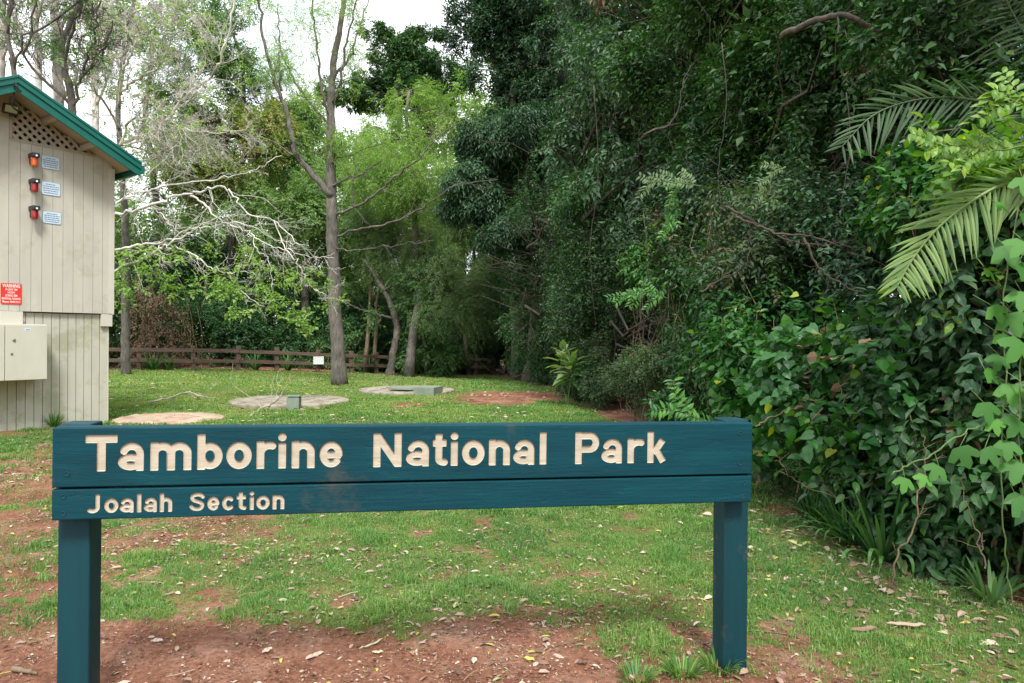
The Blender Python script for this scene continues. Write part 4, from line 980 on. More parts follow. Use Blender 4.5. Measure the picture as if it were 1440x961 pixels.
# more distant wood closing the view, one mass
cl = []
for x, y, z_, r_ in [(60, 350, 44, 5), (140, 300, 46, 5), (200, 380, 44, 5), (260, 300, 48, 5), (330, 330, 46, 5), (400, 300, 48, 5), (460, 330, 46, 5), (520, 300, 50, 5), (590, 300, 48, 5), (650, 300, 46, 5), (700, 330, 44, 5), (740, 250, 44, 5), (300, 230, 50, 4), (400, 240, 50, 4), (500, 215, 50, 4), (600, 200, 52, 4), (680, 180, 48, 4), (120, 420, 44, 5), (300, 420, 44, 5), (480, 420, 44, 5), (600, 420, 44, 5), (700, 430, 42, 5), (-40, 300, 44, 6), (-120, 350, 42, 6), (780, 120, 42, 5)]:
    cl.append(pc(x, y, z_, r_, 3, r_*.8))
g = Geo(); foliage(g, subclumps(cl, 6, r9), 150000, .28, .13, 'rhomb', 300, 6, .5, .3, gap=-.25, vbase=.1)
for q in cl:
    g.tube(wig([q[0], q[1], -1], q[:3], 6, .03, r9), .25, 5, .1)
tag(g.build('forest', M['glarepale']), 'distant green forest mass closing the view beyond the fence', 'forest', kind='stuff')

# undergrowth along and behind the fence
def uclumps(p0, p1, n, h, r_, seed, dy=2.0, hmin=.2):
    q = np.random.default_rng(seed); out = []
    for _ in range(n):
        f = q.uniform(); p = np.array(p0)*(1-f)+np.array(p1)*f; p = p+q.normal(size=3)*np.array([.4, 0, 0]); p[1] += q.uniform(0, dy)
        rr_ = r_*q.uniform(.6, 1.2); out.append([p[0], p[1], float(T(p[0], p[1]))+q.uniform(hmin, 1)*h, rr_, rr_, rr_*.8])
    return out
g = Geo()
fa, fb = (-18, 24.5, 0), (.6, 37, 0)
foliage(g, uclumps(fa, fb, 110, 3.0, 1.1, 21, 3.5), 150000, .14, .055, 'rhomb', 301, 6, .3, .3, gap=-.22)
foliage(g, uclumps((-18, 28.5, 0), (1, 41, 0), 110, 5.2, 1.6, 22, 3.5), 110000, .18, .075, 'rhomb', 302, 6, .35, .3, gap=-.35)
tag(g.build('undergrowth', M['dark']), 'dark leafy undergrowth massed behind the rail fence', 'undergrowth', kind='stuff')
g = Geo()                                         # brown dead vines near the thin trunk
cl = [pc(x, y, z_, .8, .8, .9) for x, y, z_ in [(205, 470, 26.5), (215, 440, 27), (228, 488, 26.6), (195, 430, 27), (240, 460, 27.2), (206, 500, 26.2)]]
foliage(g, cl, 5500, .11, .045, 'rhomb', 303, 6, .3, .9, gap=-.3)
for _ in range(60):
    c = np.array(cl[r9.integers(6)][:3])+r9.normal(size=3)*.5; g.tube(wig(c+[0, 0, 1], c+[r9.normal()*.3, 0, -1.3], 7, .08, r9), .012, 3, cap=False)
tag(g.build('dry_vine', M['dry']), 'tangle of brown dead creeper hanging behind the fence by the thin trunk', 'dry vines')

def strap_plant(name, c, n, ln, wd, leaf, seed, lab, group=None, arch=.9, cat='plant'):
    r = np.random.default_rng(seed); g = Geo(); z0 = float(T(c[0], c[1]))
    m_ = 9; a_ = r.uniform(0, 2*pi, n); L__ = ln*r.uniform(.6, 1.1, n); le = r.uniform(.15, 1, n)*arch
    t = np.linspace(0, 1, m_)[None]; ou = L__[:, None]*np.sin(le[:, None]*t*1.5)/1.2*.9; up_ = L__[:, None]*(t*1.0-le[:, None]*t**2*.75)
    pos = np.stack([c[0]+np.cos(a_)[:, None]*(ou+.04), c[1]+np.sin(a_)[:, None]*(ou+.04), z0+up_], -1)
    sd_ = np.stack([-np.sin(a_), np.cos(a_), 0*a_], -1)[:, None]*(wd/2*(1-t**3)[..., None]*np.minimum(1, .5+3*t)[..., None])
    V = np.stack([pos-sd_, pos+sd_], 2).reshape(-1, 3)
    k = np.arange(n)[:, None]*m_*2; j = np.arange(m_-1)[None]*2; b0 = (k+j)
    g.add(V, np.stack([b0, b0+1, b0+3, b0+2], -1).reshape(-1, 4), np.repeat(r.uniform(0, .95, n), m_*2))
    o = g.build(name, M[leaf], base=(c[0], c[1], z0)); return tag(o, lab, cat, group)
for px, z_, n_, l_, lab in [(215, 24.6, 70, .9, 'strappy leaved clump under the fence rails beside the thin trunk'), (237, 24.9, 60, .8, 'strappy leaved clump under the rails left of the first fence post in view'),
                     (360, 27.0, 70, 1.0, 'strappy leaved clump under the rails midway to the tall trunk'), (405, 27.8, 60, 1.0, 'strappy leaved clump under the rails left of the white notice'),
                     (520, 30.2, 70, 1.1, 'strappy leaved clump under the rails left of the crooked tree'), (590, 32, 70, 1.5, 'strappy leaved clump behind the rails right of the crooked tree'), (640, 33, 80, 2.2, 'tall strappy palm-like clump at the dark right end of the fence')]:
    p = P(px, 520, z_+.6); strap_plant('strappy_plant', p, n_, l_, .05, 'mid' if px < 500 else 'dark', px, lab, 'strappy plants along the fence')
for px, z_, lab in [(600, 29.8, 'low leafy sapling right of the crooked trunk'), (480, 31.5, 'bright leafy sapling behind the fence right of the tall trunk')]:
    a = P(px, 500, z_); z0 = float(T(a[0], a[1])); t = empty('sapling', (a[0], a[1], z0), lab, 'plant')
    g = Geo(); cl = [pc(px+dx, y, z_, .55, .5, .2) for dx, y in [(-25, 478), (15, 470), (30, 500), (-5, 492), (5, 455), (-30, 505), (20, 520)]]
    st = Geo()
    for c in cl: st.tube(wig([a[0], a[1], z0], c[:3], 6, .08, r9), [.02, .016, .014, .012, .01, .006], 4)
    st.build('stem', M['greenstem'], t); foliage(g, cl, 2600, .2, .07, 'rhomb', px, 8, .35, .5, lo=.1, gap=-2, vbase=.2); g.build('foliage', M['mid'], t)

# ------------------------------------------------------------------ forest wall on the right
def zwall(px, off):
    lo, hi = 1.5, 60.0
    for _ in range(40):
        md = (lo+hi)/2
        if (px-720)/F*md > edge_x(md)+off: hi = md
        else: lo = md
    return lo
def wall_clumps(x0, x1, y0, y1, nx_, ny_, seed, off=(.5, 1.6), rs=(.05, .085), keep=None):
    q = np.random.default_rng(seed); out = []
    for i in range(nx_):
        for j in range(ny_):
            px = x0+(x1-x0)*(i+.5+q.uniform(-.45, .45))/nx_; py = y0+(y1-y0)*(j+.5+q.uniform(-.45, .45))/ny_
            if keep and not keep(px, py): continue
            Z_ = zwall(px, q.uniform(*off)); p = P(px, py, Z_); r_ = q.uniform(*rs)*Z_
            p[2] = max(p[2], .3); out.append([*p, r_, r_, r_*.85])
    return out
grp = 'trees in the dark forest wall on the right'
def rtree(name, lab, px, off, top, r0, cl, n, ln, wd, leaf, seed, **kw):
    z_ = zwall(px, off); x = (px-720)/F*z_; kw.setdefault('bark', 'barkdark')
    kw.setdefault('old_leaves', 900); return tree(name, lab, 'tree', (x, z_), (x+.2, z_+.3, top), r0, cl, n, ln, wd, leaf, seed=seed, group=grp, **kw)
rtree('dense_tree', 'dense dark green tree hanging to the ground at the far end of the forest wall', 735, 1.8, 7.5, .22,
      wall_clumps(690, 775, 215, 525, 3, 7, 401, (.2, 1.3), (.035, .055)), 130000, .10, .045, 'dark', 401, k=6, gap=-.16, droop=.7, vbase=-.02)
rtree('dense_tree', 'dark tree curtained with fine leaves, right of the drooping tree', 790, 1.8, 8, .22,
      wall_clumps(745, 850, 240, 520, 4, 7, 402, (.1, 1.2), (.04, .06)), 140000, .085, .04, 'dark', 402, k=6, gap=-.08, droop=.6, vbase=.03)
rtree('glossy_tree', 'tall tree with large glossy grey green leaves catching the sky light', 850, 2.2, 9, .28,
      wall_clumps(752, 930, 70, 300, 5, 6, 403, (.7, 2.2), (.05, .075), lambda x, y: x-735 > (y-330)*-.22)+wall_clumps(765, 900, -60, 90, 4, 3, 423, (1.2, 2.4), (.05, .08)), 105000, .15, .068, 'blue', 403, k=6, gap=-.14, vbase=.16, droop=.7)  # vbase lightens the leaf colour to paint in sky-lit highlights
rtree('broadleaf_tree', 'dark tree with an open top showing small gaps of sky above its middle', 960, 2.6, 7.5, .24,
      wall_clumps(880, 1060, -70, 250, 5, 7, 404, (1.0, 2.8), (.05, .08)), 90000, .105, .050, 'dark', 404, k=6, gap=-.04, vbase=.10)  # lighter leaf tone through vbase, highlights painted into the upper clumps
rtree('broadleaf_tree', 'fine leaved dark tree standing between the lawn corner and the pale sprig', 900, 1.8, 4, .16,
      wall_clumps(830, 970, 290, 480, 5, 5, 405, (.3, 1.4), (.045, .07)), 90000, .07, .034, 'deep', 405, k=6, gap=-.12, vbase=.12)
rtree('mossy_limbed_tree', 'very dark tree with a thick mossy horizontal limb near the top of the photo', 1120, 3.0, 5.5, .2,
      wall_clumps(1030, 1230, -70, 330, 5, 8, 406, (1.4, 3.0), (.06, .10)), 85000, .085, .042, 'dark', 406, k=6, gap=-.08, vbase=.0)
rtree('broadleaf_tree', 'dark shaded tree behind the palm fronds in the upper right corner', 1330, 2.4, 5, .18,
      wall_clumps(1200, 1500, -80, 330, 6, 7, 407, (1.4, 2.8), (.07, .12)), 65000, .085, .045, 'dark', 407, k=6, gap=-.16, vbase=-.04)
rtree('tangled_tree', 'low dark tree tangled with brown creepers in the middle of the forest wall', 1090, 1.5, 2.6, .1,
      wall_clumps(960, 1230, 240, 480, 6, 5, 408, (.8, 1.9), (.05, .09)), 55000, .07, .036, 'blue', 408, k=6, gap=-.06, vbase=.02)

# deep interior, one mass nobody could count
q9 = np.random.default_rng(77); cl = []
for _ in range(420):
    y = q9.uniform(-4, 36); x = float(edge_x(max(y, 0)))+q9.uniform(2.0, 8)+(.8 if y < 3 else 0); z_ = q9.uniform(0, 7.5+min(4, max(y, 0)*.2))
    r_ = q9.uniform(.7, 1.3); cl.append([x, y, z_, r_, r_, r_])
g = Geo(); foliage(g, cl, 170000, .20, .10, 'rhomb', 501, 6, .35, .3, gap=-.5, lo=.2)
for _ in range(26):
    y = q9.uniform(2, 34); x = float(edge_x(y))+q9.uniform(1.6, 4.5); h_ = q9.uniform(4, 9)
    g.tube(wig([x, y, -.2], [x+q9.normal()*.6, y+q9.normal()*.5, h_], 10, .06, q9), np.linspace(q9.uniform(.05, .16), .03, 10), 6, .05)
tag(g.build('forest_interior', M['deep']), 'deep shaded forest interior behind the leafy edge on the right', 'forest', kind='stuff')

# shrubs along the edge
def shrub(name, lab, cl, n, ln, wd, leaf, seed, tpl='ovate', k=4, stemmat='stem', nst=10, cat='shrub', group='shrubs along the forest edge', twigs_=60, new=0, old=0, **kw):
    r = np.random.default_rng(seed); cl = np.array(cl, float); c0 = cl[:, :3].mean(0)
    z0 = float(T(c0[0], c0[1])); t = empty(name, (c0[0], c0[1], z0), lab, cat, group)
    sub = subclumps(cl, k, r); st = Geo(); b0 = np.array([c0[0], c0[1], z0-.03])
    for i in range(nst):
        c = sub[r.integers(len(sub))]; b_ = b0+np.array([r.normal()*.12, r.normal()*.12, 0])
        b_ = b_*.4+np.array([c[0], c[1], z0-.03])*.6
        p_ = wig(b_, c[:3]+r.normal(size=3)*.05, 9, .10, r); st.tube(p_, np.linspace(.011, .004, 9), 5, cap=False)
        sprout(st, p_, .006, r, 1, 3, .35, sides=3, rmin=.002)
    fo = Geo(); foliage(fo, sub, n, ln, wd, tpl, seed=seed+5, stems=(st, twigs_), **kw)
    st.build('stems', M[stemmat], t, smooth=True); fo.build('foliage', M[leaf], t)
    for k_, n_, mm in (('new_leaves', new, 'bright'), ('dead_leaves', old, 'dry')):
        if n_:
            q = sub[r.choice(len(sub), min(len(sub), 9), replace=False)]*np.array([1, 1, 1, .8, .8, .8]); kq = dict(kw); kq.update(gap=-.1, lo=.85 if mm == 'bright' else .4)
            fo = Geo(); foliage(fo, q, n_, ln*.8, wd*.8, tpl, seed=seed+77, **kq); fo.build(k_, M[mm], t)
    return t
W_C = wall_clumps
shrub('bushy_shrub', 'grey green small leaved bush bulging over the lawn edge behind the sign', W_C(835, 985, 500, 575, 4, 3, 601, (.05, .7), (.03, .05)), 42000, .042, .02, 'grey', 601, 'rhomb', k=5, new=1200, old=1500, gap=-.2, vbase=-.05, per=7, twig=.12)
shrub('bushy_shrub', 'dark low bush between the broad pale plant and the grey green bush', W_C(775, 850, 515, 570, 3, 2, 602, (.0, .6), (.025, .04)), 22000, .06, .026, 'dark', 602, 'rhomb', k=5, gap=-.3, per=7, twig=.14)
shrub('leafy_shrub', 'bright pointed leaved shrub just left of the sign right post', W_C(945, 1065, 545, 610, 3, 2, 603, (.0, .45), (.035, .05)), 2600, .085, .036, 'vine', 603, k=4, gap=-.15, per=6, twig=.16, vbase=-.1)
shrub('leafy_shrub', 'fine dark bush low against the grass right of the right post', W_C(1060, 1200, 610, 690, 4, 2, 604, (-.1, .35), (.04, .055)), 30000, .03, .013, 'mid', 604, 'rhomb', k=5, gap=-.25, per=8, twig=.10, vbase=-.1)
shrub('climber_covered_shrub', 'round leaved green climber draped over the bank right of the sign', W_C(1040, 1260, 460, 630, 5, 4, 605, (-.15, .6), (.05, .075)), 5600, .072, .070, 'vine', 605, 'heart', new=320, old=200, k=5, gap=-.06, per=6, twig=.26, vbase=-.15, twigs_=90)
shrub('glossy_shrub', 'dark glossy large leaved shrub filling the lower right corner', W_C(1290, 1520, 560, 800, 5, 5, 606, (.0, .45), (.05, .08)), 6000, .092, .050, 'dark', 606, k=5, new=120, old=220, gap=-.08, per=6, twig=.22, vbase=-.05, droop=.6)
shrub('glossy_shrub', 'dark blue green shrub under the bright palm frond', W_C(1200, 1420, 420, 600, 5, 4, 607, (.1, .8), (.05, .08)), 5200, .095, .05, 'blue', 607, k=4, new=200, old=120, gap=-.18, per=6, twig=.22, vbase=0, droop=.5)
shrub('bright_shrub', 'lime green shrub with fresh yellowish tips at the upper right edge', W_C(1325, 1500, 185, 285, 4, 3, 608, (.15, .6), (.03, .05)), 1500, .07, .052, 'bright', 608, k=4, gap=-.1, per=6, twig=.16, vbase=-.15, droop=.3, up=.9)
shrub('bright_shrub', 'mid green leafy branchlets between the two palm fronds', W_C(1240, 1370, 215, 310, 3, 3, 609, (.5, 1.0), (.035, .055)), 2400, .08, .045, 'vine', 609, k=4, gap=-.1, per=6, twig=.2, vbase=-.1)
shrub('pinnate_shrub', 'grey glossy leaved bush below the pale hanging sprig', W_C(940, 1110, 260, 380, 4, 3, 610, (.3, 1.0), (.045, .065)), 9000, .07, .032, 'grey', 610, 'ovate', k=5, new=350, old=300, gap=-.05, per=9, twig=.26, vbase=-.2, droop=.6)
shrub('bright_shrub', 'bright green fan of leaves halfway down the dark forest wall', W_C(865, 960, 350, 425, 3, 2, 611, (.1, .6), (.025, .04)), 4200, .09, .04, 'vine', 611, k=4, gap=-.15, per=8, twig=.24, vbase=0, droop=.5)
shrub('leafy_shrub', 'green bush of pointed leaves in front of the creeper tangle', W_C(960, 1080, 400, 530, 4, 3, 612, (.1, .8), (.045, .065)), 9500, .075, .035, 'vine', 612, k=4, new=500, old=260, gap=-.12, per=6, twig=.2, vbase=-.22, droop=.5)
shrub('low_shrub', 'shaded dark shrub beneath the round leaved climber', W_C(1180, 1330, 560, 700, 4, 3, 613, (.05, .5), (.05, .07)), 4200, .085, .045, 'dark', 613, k=4, new=160, old=200, gap=-.2, per=6, twig=.2, vbase=-.1, droop=.5)
shrub('low_shrub', 'shaded shrub at the far right edge below the lobed vine leaves', W_C(1400, 1560, 330, 600, 3, 5, 614, (.1, .7), (.05, .08)), 4200, .095, .055, 'dark', 614, k=4, gap=-.25, per=6, twig=.2, vbase=0, droop=.4)
# bright sprigs
def sprig(lab, pts, Z_, ln, wd, leaf, seed, n=7, tpl='ovate', cat='branch', down=.5):
    """a twig with paired leaflets, reaching out of the wall"""
    r = np.random.default_rng(seed); pth = smooth_path(pp(pts, Z_), 5, r, .004)
    t = empty('leafy_sprig', pth[0], lab, cat, 'pale leafy sprigs reaching out of the forest wall')
    g = Geo(); g.tube(pth, np.linspace(.006, .002, len(pth)), 5); fo = Geo()
    subs = [pth]
    for f in np.linspace(.15, .95, n):
        i = int(f*(len(pth)-2)); d = nrm(pth[i+1]-pth[i]); sd_ = nrm(np.cross(d, [0, -1, .2]))*(1 if r.uniform() < .5 else -1)
        e = pth[i]+nrm(d*.7+sd_*.8-bz*down*.5)*ln*r.uniform(2.2, 3.6); q = wig(pth[i], e, 6, .05, r, -.05); g.tube(q, np.linspace(.003, .001, 6), 4); subs.append(q)
    for q in subs:
        Lq = np.linalg.norm(np.diff(q, axis=0), axis=1).sum(); k = max(3, int(Lq/(ln*.42)))
        f = np.linspace(.1, 1, k); pos = np.stack([np.interp(f*(len(q)-1), range(len(q)), q[:, a]) for a in range(3)], -1)
        d = nrm(np.gradient(q, axis=0))[np.minimum((f*(len(q)-1)).astype(int), len(q)-1)]
        for sg in (1, -1):
            sd_ = nrm(np.cross(d, np.array([0, -1, .3])))*sg
            scatter(fo, pos, d*.45+sd_*.85-bz*down*.4+r.normal(size=pos.shape)*.12, np.array([0, -.7, .7])+r.normal(size=pos.shape)*.25, ln*r.uniform(.8, 1.15, k), wd*r.uniform(.85, 1.1, k), r.uniform(.3, .9, k), tpl)
    g.build('twig', M['greenstem'], t, smooth=True); fo.build('leaves', M[leaf], t)
sprig('pale paired leaf sprig hanging in front of the dark trees at centre right', [(985, 262), (960, 258), (935, 255), (915, 258), (905, 268)], 6.6, .060, .026, 'grey', 701, 5)
sprig('pale paired leaf sprig trailing below the highest pale sprig', [(965, 240), (945, 275), (940, 300), (945, 320)], 6.8, .055, .028, 'vine', 702, 4)
sprig('thin bright sprig hanging left of the bright palm frond', [(1105, 235), (1085, 245), (1075, 262), (1072, 280)], 5.6, .045, .018, 'grey', 703, 3)
sprig('bright green sprig poking out over the right end of the sign', [(1010, 600), (985, 590), (960, 580), (945, 575)], 5.9, .085, .034, 'vine', 704, 5)
sprig('bright green sprig arching above the grey green bush', [(940, 420), (915, 412), (890, 410), (868, 425)], 9.2, .08, .034, 'vine', 705, 5)
sprig('yellow green sprig at the upper right edge of the photo', [(1440, 205), (1390, 212), (1345, 205), (1305, 212)], 3.5, .05, .034, 'bright', 706, 6)
sprig('yellow green sprig higher at the right edge above its neighbour', [(1450, 150), (1430, 145), (1415, 132), (1398, 125)], 3.4, .06, .035, 'bright', 707, 3)

# broad pale plant on the lawn edge
def rosette(lab, px, py, Z_, ln, wd, n, seed, leaf='grey', stemh=.8):
    r = np.random.default_rng(seed); p = P(px, py, Z_); z0 = float(T(p[0], p[1])); t = empty('broad_leaved_plant', (p[0], p[1], z0), lab, 'plant')
    g = Geo(); fo = Geo()
    for k in range(3):
        h_ = (p[2]-z0)*r.uniform(.75, 1.08); e = np.array([p[0]+r.normal()*.18, p[1]+r.normal()*.15, z0+h_]); q = wig([p[0], p[1], z0], e, 7, .06, r); g.tube(q, np.linspace(.015, .008, 7), 5)
        a_ = np.arange(n)*2.4+r.uniform(0, 6); el = np.linspace(.9, -.35, n)
        d = np.stack([np.cos(a_)*np.cos(el), np.sin(a_)*np.cos(el), np.sin(el)], -1)
        pos = e-bz*np.linspace(0, .35, n)[:, None]*(ln/.4)+d*.05
        scatter(fo, pos, d, bz+r.normal(size=d.shape)*.2, ln*r.uniform(.7, 1.1, n)*np.linspace(.7, 1.1, n), wd*r.uniform(.8, 1.1, n), r.uniform(.35, .9, n), 'ovate')
    g.build('stem', M['greenstem'], t); fo.build('leaves', M[leaf], t)
rosette('broad pale leaved plant at the edge of the lawn below the dark trees', 800, 490, 13.5, .42, .17, 15, 711, 'hazy')

# creepers and branches
def creeper(lab, pts, Z_, r0, seed, nch=7, mat='stem', cat='vine', lev=2, name='creeper'):
    r = np.random.default_rng(seed); q = smooth_path(pp(pts, Z_), 6, r, .006); t = Geo(); t.tube(q, np.linspace(r0, r0*.35, len(q)), 6)
    if nch: sprout(t, q, r0*.7, r, lev, nch, .32, 1.0, 3, .0018)
    o = t.build(name, M[mat], base=q[0], smooth=True); tag(o, lab, cat, 'bare brown stems in the forest edge'); return o
creeper('tangled brown creeper running level through the dark middle of the forest', [(1035, 305), (1065, 318), (1100, 330), (1140, 333), (1180, 345), (1215, 350)], 5.7, .012, 721, 12, 'barkdark')
creeper('brown creeper looping down below the level tangle', [(1130, 335), (1145, 365), (1160, 385), (1185, 400), (1215, 415), (1240, 440)], 5.5, .010, 722, 8, 'barkdark')
creeper('second brown creeper lying across the level tangle', [(1020, 290), (1060, 312), (1110, 338), (1150, 345), (1200, 338)], 5.8, .010, 726, 10, 'barkdark')
creeper('curved brown stem left of the creeper tangle', [(985, 410), (1010, 395), (1040, 380), (1055, 350), (1052, 315)], 6.1, .008, 723, 6, 'barkdark')
creeper('thin reddish stem crossing the climber right of the sign', [(1062, 600), (1090, 585), (1130, 570), (1160, 560)], 5.0, .005, 724, 5)
creeper('dead forked stem standing in the grass edge below the shrubs', [(1255, 820), (1262, 780), (1285, 745), (1290, 700), (1300, 660), (1298, 610)], 3.75, .006, 725, 8)
creeper('dry leaning stem in the gap left of the strappy plant', [(1215, 640), (1200, 600), (1185, 560), (1178, 530)], 4.6, .005, 727, 5)
creeper('thin dangling stem at the lower right corner', [(1385, 800), (1375, 755), (1360, 715), (1352, 670)], 3.3, .004, 728, 3)
creeper('bowed twig reaching over the grass right of the sign', [(1215, 690), (1180, 700), (1150, 690), (1115, 672), (1090, 640)], 4.6, .004, 729, 4)
creeper('grey branch curving through the upper canopy at centre right', [(905, 190), (940, 175), (955, 150), (962, 110), (975, 90)], 7.6, .011, 730, 4, 'barkdark', 'branch', name='bare_branch')
creeper('thick mossy limb crossing near the top right of the photo', [(1100, 50, 7.4), (1140, 32, 6.9), (1175, 22, 6.5), (1210, 30, 6.4), (1250, 52, 6.4), (1290, 60, 6.5), (1330, 75, 6.9), (1370, 95, 7.5)], 6.3, .034, 731, 3, 'barkdark', 'branch', name='mossy_limb')

for k_, (px, y0, y1, z_, lab) in enumerate([(835, 120, 470, 12.5, 'long thin liana hanging straight down between the glossy tree and the lawn'), (1015, 60, 330, 7.6, 'thin liana hanging above the left end of the creeper tangle'), (1190, 130, 360, 6.2, 'thin liana dropping to the right end of the creeper tangle'), (905, 300, 500, 9.0, 'thin liana behind the bright green fan of leaves'), (1262, 430, 620, 4.4, 'thin liana hanging below the tip of the bright palm frond')]):
    creeper(lab, [(px, y0), (px+6, y0*.66+y1*.34), (px-5, y0*.33+y1*.67), (px+3, y1)], z_, .0035*z_/5, 740+k_, 4, 'barkdark', name='liana', lev=1)

# palms
def frond(parent, name, pts, Z_, Ls, wd, leaf, seed, n=38, fa=(.75, .55), fb=(.5, .85), droop=.25, z_out=None):
    r = np.random.default_rng(seed); q = smooth_path(pp(pts, Z_), 6); g = Geo()
    g.tube(q, np.linspace(.012, .003, len(q)), 6, .9)
    f = np.linspace(.06, 1, n); idx = f*(len(q)-1)
    pos = np.stack([np.interp(idx, range(len(q)), q[:, a]) for a in range(3)], -1)
    tg = nrm(np.gradient(q, axis=0)); tg = np.stack([np.interp(idx, range(len(q)), tg[:, a]) for a in range(3)], -1)
    tow = nrm(O_-pos); sd_ = nrm(np.cross(tg, tow))
    m_ = 7; u_ = np.linspace(0, 1, m_)[None, :, None]
    for sg, (ka, kb) in ((1, fa), (-1, fb)):
        Lf = Ls*(np.sin(np.pi*np.clip(f*.80+.13, 0, 1))**.6)*r.uniform(.9, 1.08, n)
        d = nrm(tg*ka+sd_*sg*kb+r.normal(size=pos.shape)*.075+tow*.12)
        Lf = Lf*np.where(r.uniform(0, 1, n) < .12, r.uniform(.35, .7, n), 1)
        P_ = pos[:, None]+d[:, None]*u_*Lf[:, None, None]-bz*droop*(u_**2)*Lf[:, None, None]
        nr_ = nrm(np.cross(d, np.cross(tow*.8+bz*.4, d))); wv = nrm(np.cross(d, nr_))
        wp = wd*np.array([.35, .8, 1, .95, .75, .42, .04])[None, :, None]/2*r.uniform(.85, 1.1, (n, 1, 1))
        A_ = P_+wv[:, None]*wp-nr_[:, None]*wp*.45; B_ = P_-wv[:, None]*wp-nr_[:, None]*wp*.45
        V = np.stack([A_, P_, B_], 2).reshape(-1, 3); k = np.arange(n)[:, None]*m_*3; j = np.arange(m_-1)[None]*3; b0 = (k+j).reshape(-1, 1)
        F_ = np.concatenate([b0+np.array([[0, 1, 4, 3]]), b0+np.array([[1, 2, 5, 4]])])
        g.add(V, F_, np.repeat(r.uniform(.1, .9, n), m_*3))
    return g.build(name, M[leaf], parent)
def palm(lab, base, top, rad):
    t = empty('palm', (base[0], base[1], float(T(*base))), lab, 'palm')
    g = Geo(); n = 26; q = wig([base[0], base[1], float(T(*base))-.1], top, n, .01, r9); g.tube(q, rad*(1+.06*(np.arange(n) % 2)), 12); g.build('trunk', M['bark'], t, smooth=True); return t
t = palm('palm at the right edge with one bright drooping frond over the shrubs', (2.95, 3.9), (2.9, 3.8, 2.05), .05)
frond(t, 'frond', [(1500, 262), (1450, 255), (1405, 262), (1360, 288), (1320, 320), (1285, 362), (1262, 402)], 3.7, .27, .021, 'palm', 801, 36, (.80, .46), (.50, .85), .14)
frond(t, 'frond', [(1520, 250), (1535, 330), (1550, 420)], 4.4, .4, .03, 'palm', 802, 26)
t = palm('darker palm with narrow grey green fronds in the upper right corner', (4.35, 5.6), (4.3, 5.5, 3.1), .07)
frond(t, 'frond', [(1490, 165), (1435, 150), (1380, 142), (1330, 137), (1277, 143), (1227, 163), (1185, 205)], 5.3, .36, .020, 'palmdark', 803, 34, (.85, .50), (.55, .75), .14)
frond(t, 'frond', [(1500, 120), (1450, 60), (1420, 10), (1400, -40)], 5.6, .5, .022, 'palmdark', 804, 26, (.4, .85), (.4, .8), .35)
frond(t, 'frond', [(1500, 150), (1445, 175), (1420, 200), (1385, 235)], 5.1, .3, .026, 'palmdark', 805, 28, (.6, .6), (.5, .8), .3)
frond(t, 'frond', [(1510, 60), (1450, 0), (1395, -20), (1330, 5)], 5.9, .42, .022, 'palmdark', 806, 24, (.6, .6), (.5, .8), .3)

# strappy plants at the forest foot
a = P(1242, 735, 4.15); strap_plant('strappy_plant', a, 60, .60, .026, 'dark', 811, 'arching strappy leaved plant at the foot of the shrubs right of the sign', None, 1.35)
a = P(1148, 700, 4.95); strap_plant('strappy_plant', a, 130, .42, .014, 'dark', 812, 'fine dark strappy tuft between the low bush and the arching plant', None, 1.1)
a = P(1192, 720, 4.5); strap_plant('strappy_plant', a, 110, .46, .018, 'dark', 813, 'dark strappy tuft just left of the arching plant', None, 1.1)
a = P(1395, 850, 3.55); strap_plant('strappy_plant', a, 40, .30, .02, 'mid', 814, 'small strappy tuft in the lower right corner below the glossy shrub', None, 1.1)
for px, py, z_, lab in [(1130, 520, 5.8, 'short leafy fern-like tuft in the bank above the round leaved climber')]:
    a = P(px, py, z_)

# lobed passion vine climbing at the right edge
t = empty('lobed_leaf_vine', P(1425, 700, 3.1)*np.array([1, 1, 0]), 'climbing vine with large three lobed leaves at the right edge', 'vine')
g = Geo()
stems_ = [[(1425, 860, 3.2), (1412, 760, 3.15), (1408, 640, 3.1), (1415, 540, 3.1), (1410, 430, 3.1), (1425, 330, 3.1), (1440, 240, 3.1)], [(1412, 590, 3.1), (1380, 600, 3.0), (1350, 612, 2.95), (1310, 640, 2.9), (1275, 655, 2.9), (1255, 668, 2.9)], [(1440, 700, 3), (1432, 600, 3), (1438, 500, 3)]]
for s_ in stems_: g.tube(smooth_path(pp(s_, 3), 6, r9, .004), .0032, 5)
leafs = [(1412, 345, .15, 3.1), (1436, 300, .13, 3.1), (1432, 372, .14, 3.0), (1395, 430, .11, 3.1), (1422, 440, .14, 3.1), (1436, 480, .15, 3), (1405, 500, .10, 3.1), (1385, 378, .09, 3.15), (1420, 540, .13, 3.05), (1432, 590, .12, 3), (1383, 566, .12, 3.0), (1432, 650, .13, 3), (1416, 620, .11, 3),
         (1408, 545, .09, 3.1), (1350, 628, .115, 2.92), (1385, 630, .11, 2.95), (1320, 655, .095, 2.9), (1272, 672, .085, 2.88), (1300, 668, .075, 2.9), (1430, 700, .13, 3), (1438, 250, .12, 3.1), (1400, 285, .09, 3.2), (1436, 410, .12, 3), (1385, 520, .10, 3.05), (1405, 470, .08, 3.1), (1440, 540, .13, 2.95), (1395, 590, .09, 3.0), (1440, 340, .12, 3.0)]
fo = Geo(); r3 = np.random.default_rng(31)
for px, py, ln_, z_ in leafs:
    p = P(px, py, z_); st = p+np.array([r3.normal()*.03, .05, .05]); g.tube([st, p], .0016, 4)
    d = np.array([[r3.normal()*.55, -.35, -.75+r3.normal()*.15]]); nn = np.array([[r3.normal()*.35, -.75, .65]])
    scatter(fo, p[None]+d*0, d, nn, np.array([ln_*.84]), np.array([ln_*.84]), r3.uniform(.25, .72) if ln_ > .09 else r3.uniform(.6, .9), 'tri')
